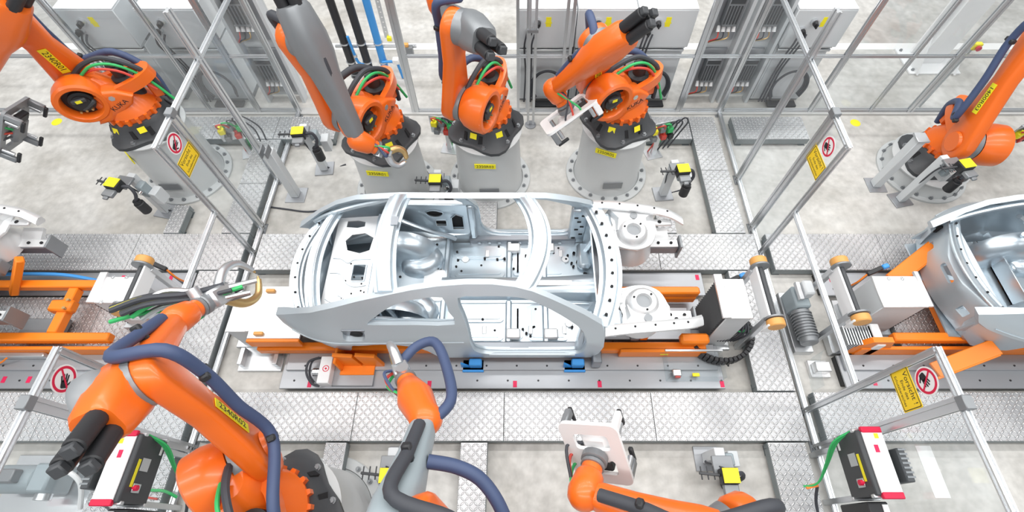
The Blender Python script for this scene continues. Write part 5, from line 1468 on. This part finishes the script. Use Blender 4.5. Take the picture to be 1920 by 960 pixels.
# ------------------------------------------------------------------ control boxes hung on the front fences
def control_box(label, s, X, y0, y1):
    t = thing('control_box', label, 'control box', (X - s * .12, (y0 + y1) / 2, 0))
    xa, xb = sorted((X - s * .06, X - s * .27))
    MB().bb(xa, xb, y0, y1, .86, 1.20, .010).build('housing', 'dark', t)
    wa, wb = sorted((X - s * .06, X - s * .23))
    MB().bb(wa, wb, y0 + .01, y1 - .01, 1.20, 1.215, .004).build('white_lid', 'cabwhite', t)
    for y in (y0, y1):
        MB().bb(wa, wb, y - .025, y + .025, 1.185, 1.222, .006).build('red_end_cap', 'signred', t)
        for z_ in (.88, 1.16): MB().bb(xa - .01, xb + .01, y - .015, y + .015, z_ - .02, z_ + .02, .005).build('end_frame', 'alu', t)
    yc = (y0 + y1) / 2; xf = X - s * .272
    MB().bb(min(xf, xf - s * .003), max(xf, xf - s * .003), yc - .015, yc + .085, 1.0, 1.10).build('type_plate', 'alu', t, smooth=0)
    MB().bb(min(xf, xf - s * .003), max(xf, xf - s * .003), yc - .14, yc + .07, 1.115, 1.145).build('yellow_strip', 'yellow', t, smooth=0)
    MB().bb(min(xf, xf - s * .004), max(xf, xf - s * .004), yc + .13, yc + .24, .90, .925).build('white_strip', 'cabwhite', t, smooth=0)
    MB().bb(min(xf, xf - s * .01), max(xf, xf - s * .01), yc - .18, yc - .11, 1.02, 1.11, .003).build('switch_plate', 'alu', t)
    MB().cyl((xf, yc - .145, 1.09), (xf - s * .035, yc - .145, 1.09), .022, n=14).build('red_switch', 'signred', t)
    MB().box((X - s * .15, yc + .10, 1.2165), (.035, .06, .002)).build('tag', 'tag', t, smooth=0)
    MB().box((X - s * .12, yc + .2, 1.2165), (.035, .04, .002)).build('lid_label', 'yellow', t, smooth=0)
    MB().bb(*sorted((X + s * .03, X + s * .10)), y0 + .10, y1 - .14, .95, 1.18, .008).build('vent_housing', 'dark', t)
    b = MB()
    for k in range(7): b.bb(*sorted((X + s * .04, X + s * .105)), y0 + .13 + .035 * k, y0 + .145 + .035 * k, 1.18, 1.187)
    b.build('vent_slats', 'gunmetal', t, smooth=0)
    for y in (y0 + .03, y1 - .03):
        MB().bb(*sorted((X - s * .05, X - s * .0)), y - .025, y + .025, 0, 1.1, .004).build('carrier_leg', 'alu', t)
    MB().bb(*sorted((X - s * .25, X - s * .08)), y0 - .16, y0 - .03, .62, 1.02, .01).build('socket_box', 'black', t)
    MB().bb(*sorted((X - s * .14, X - s * .09)), y0 - .14, y0 - .05, 1.02, 1.03, .003).build('socket_lid', 'cabwhite', t)
    b = MB()
    for k in range(3):
        b.tube([(X - s * .24, y1 + .01, 1.1), (X - s * (.30 + .02 * k), y1 - .06, .95), (X - s * (.29 + .01 * k), y1 - .2, .7), (X - s * .32, y1 - .34, .5), (X - s * .42, y1 - .36, .42)], .009, 6)
    b.build('green_wiring', 'green', t)
    MB().bar((X - s * .40, y1 - .37, .42), (X - s * .30, y1 - .35, .46), .035, .035).build('orange_plug', 'skid', t)
    MB().tube([(X - s * .3, y1 - .36, .44), (X - s * .28, y1 - .5, .3), (X - s * .2, y1 - .7, .15), (X - s * .1, y1 - .9, .05)], .014, 8).build('cable', 'rubber', t)
    return t
control_box('black control box with white lid and red ends on the right front fence', 1, 3.10, .33, .83)
control_box('control box with white lid and red ends on the left front fence', -1, -3.43, .28, .80)

# short white stripe on the floor and loose bits around the front
struct(MB().bb(4.20, 4.36, .40, .90, 0, .004).build('trim_3', 'line', smooth=0), 'short white stripe on the floor at the lower right')
t = thing('floor_cable', 'black cable lying on the floor left of the second robot', 'cable', (-3.1, 4.0, 0))
MB().tube([(-3.45, 4.02, .012), (-3.2, 3.98, .012), (-2.9, 3.94, .012), (-2.6, 4.0, .012), (-2.3, 4.1, .012)], .012, 8).build('cable', 'rubber', t)
t = thing('floor_cable', 'green and red cables crossing the tread plate at the lower left', 'cable', (-3.7, .5, .15))
MB().tube([(-4.05, .62, .17), (-3.85, .5, .17), (-3.65, .46, .17), (-3.5, .45, .17), (-3.4, .4, .10)], .014, 8).build('green_cable', 'green', t)
MB().tube([(-4.1, .42, .16), (-3.9, .42, .16), (-3.7, .40, .16), (-3.55, .38, .16)], .010, 8).build('red_cable', 'red', t)
MB().tube([(-4.2, .34, .16), (-4.0, .30, .16), (-3.9, .12, .16), (-3.9, -.1, .16)], .010, 8).build('black_cable', 'rubber', t)
t = thing('pump_unit', 'grey blue pump motor on a frame behind the left front fence', 'pump', (-4.7, .55, 0))
MB().bb(-5.2, -4.3, .2, .8, 0, .06, .006).build('base_frame', 'alu', t)
MB().cyl((-5.1, .55, .24), (-4.7, .55, .24), .13, n=22, bev=.015).build('motor', 'greyblue', t)
MB().bb(-4.68, -4.5, .42, .68, .08, .40, .02).build('pump_head', 'greyblue', t)
MB().cyl((-4.59, .42, .26), (-4.59, .36, .26), .07, n=18).build('port_flange', 'alu', t)
MB().bb(-5.0, -4.8, .5, .62, .36, .46, .01).build('terminal_box', 'gunmetal', t)
MB().tube([(-4.5, .6, .34), (-4.34, .6, .4), (-4.25, .5, .3), (-4.3, .3, .12)], .022, 8).build('hose', 'white', t)
t = thing('grey_tank', 'pale grey tank cover at the lower left corner', 'tank', (-4.6, .0, 0))
MB().bb(-5.1, -4.25, -.35, .12, .02, .34, .03).build('tank', 'cab', t)
MB().bb(-4.95, -4.5, -.28, .02, .34, .36, .01).build('lid', 'cabwhite', t)
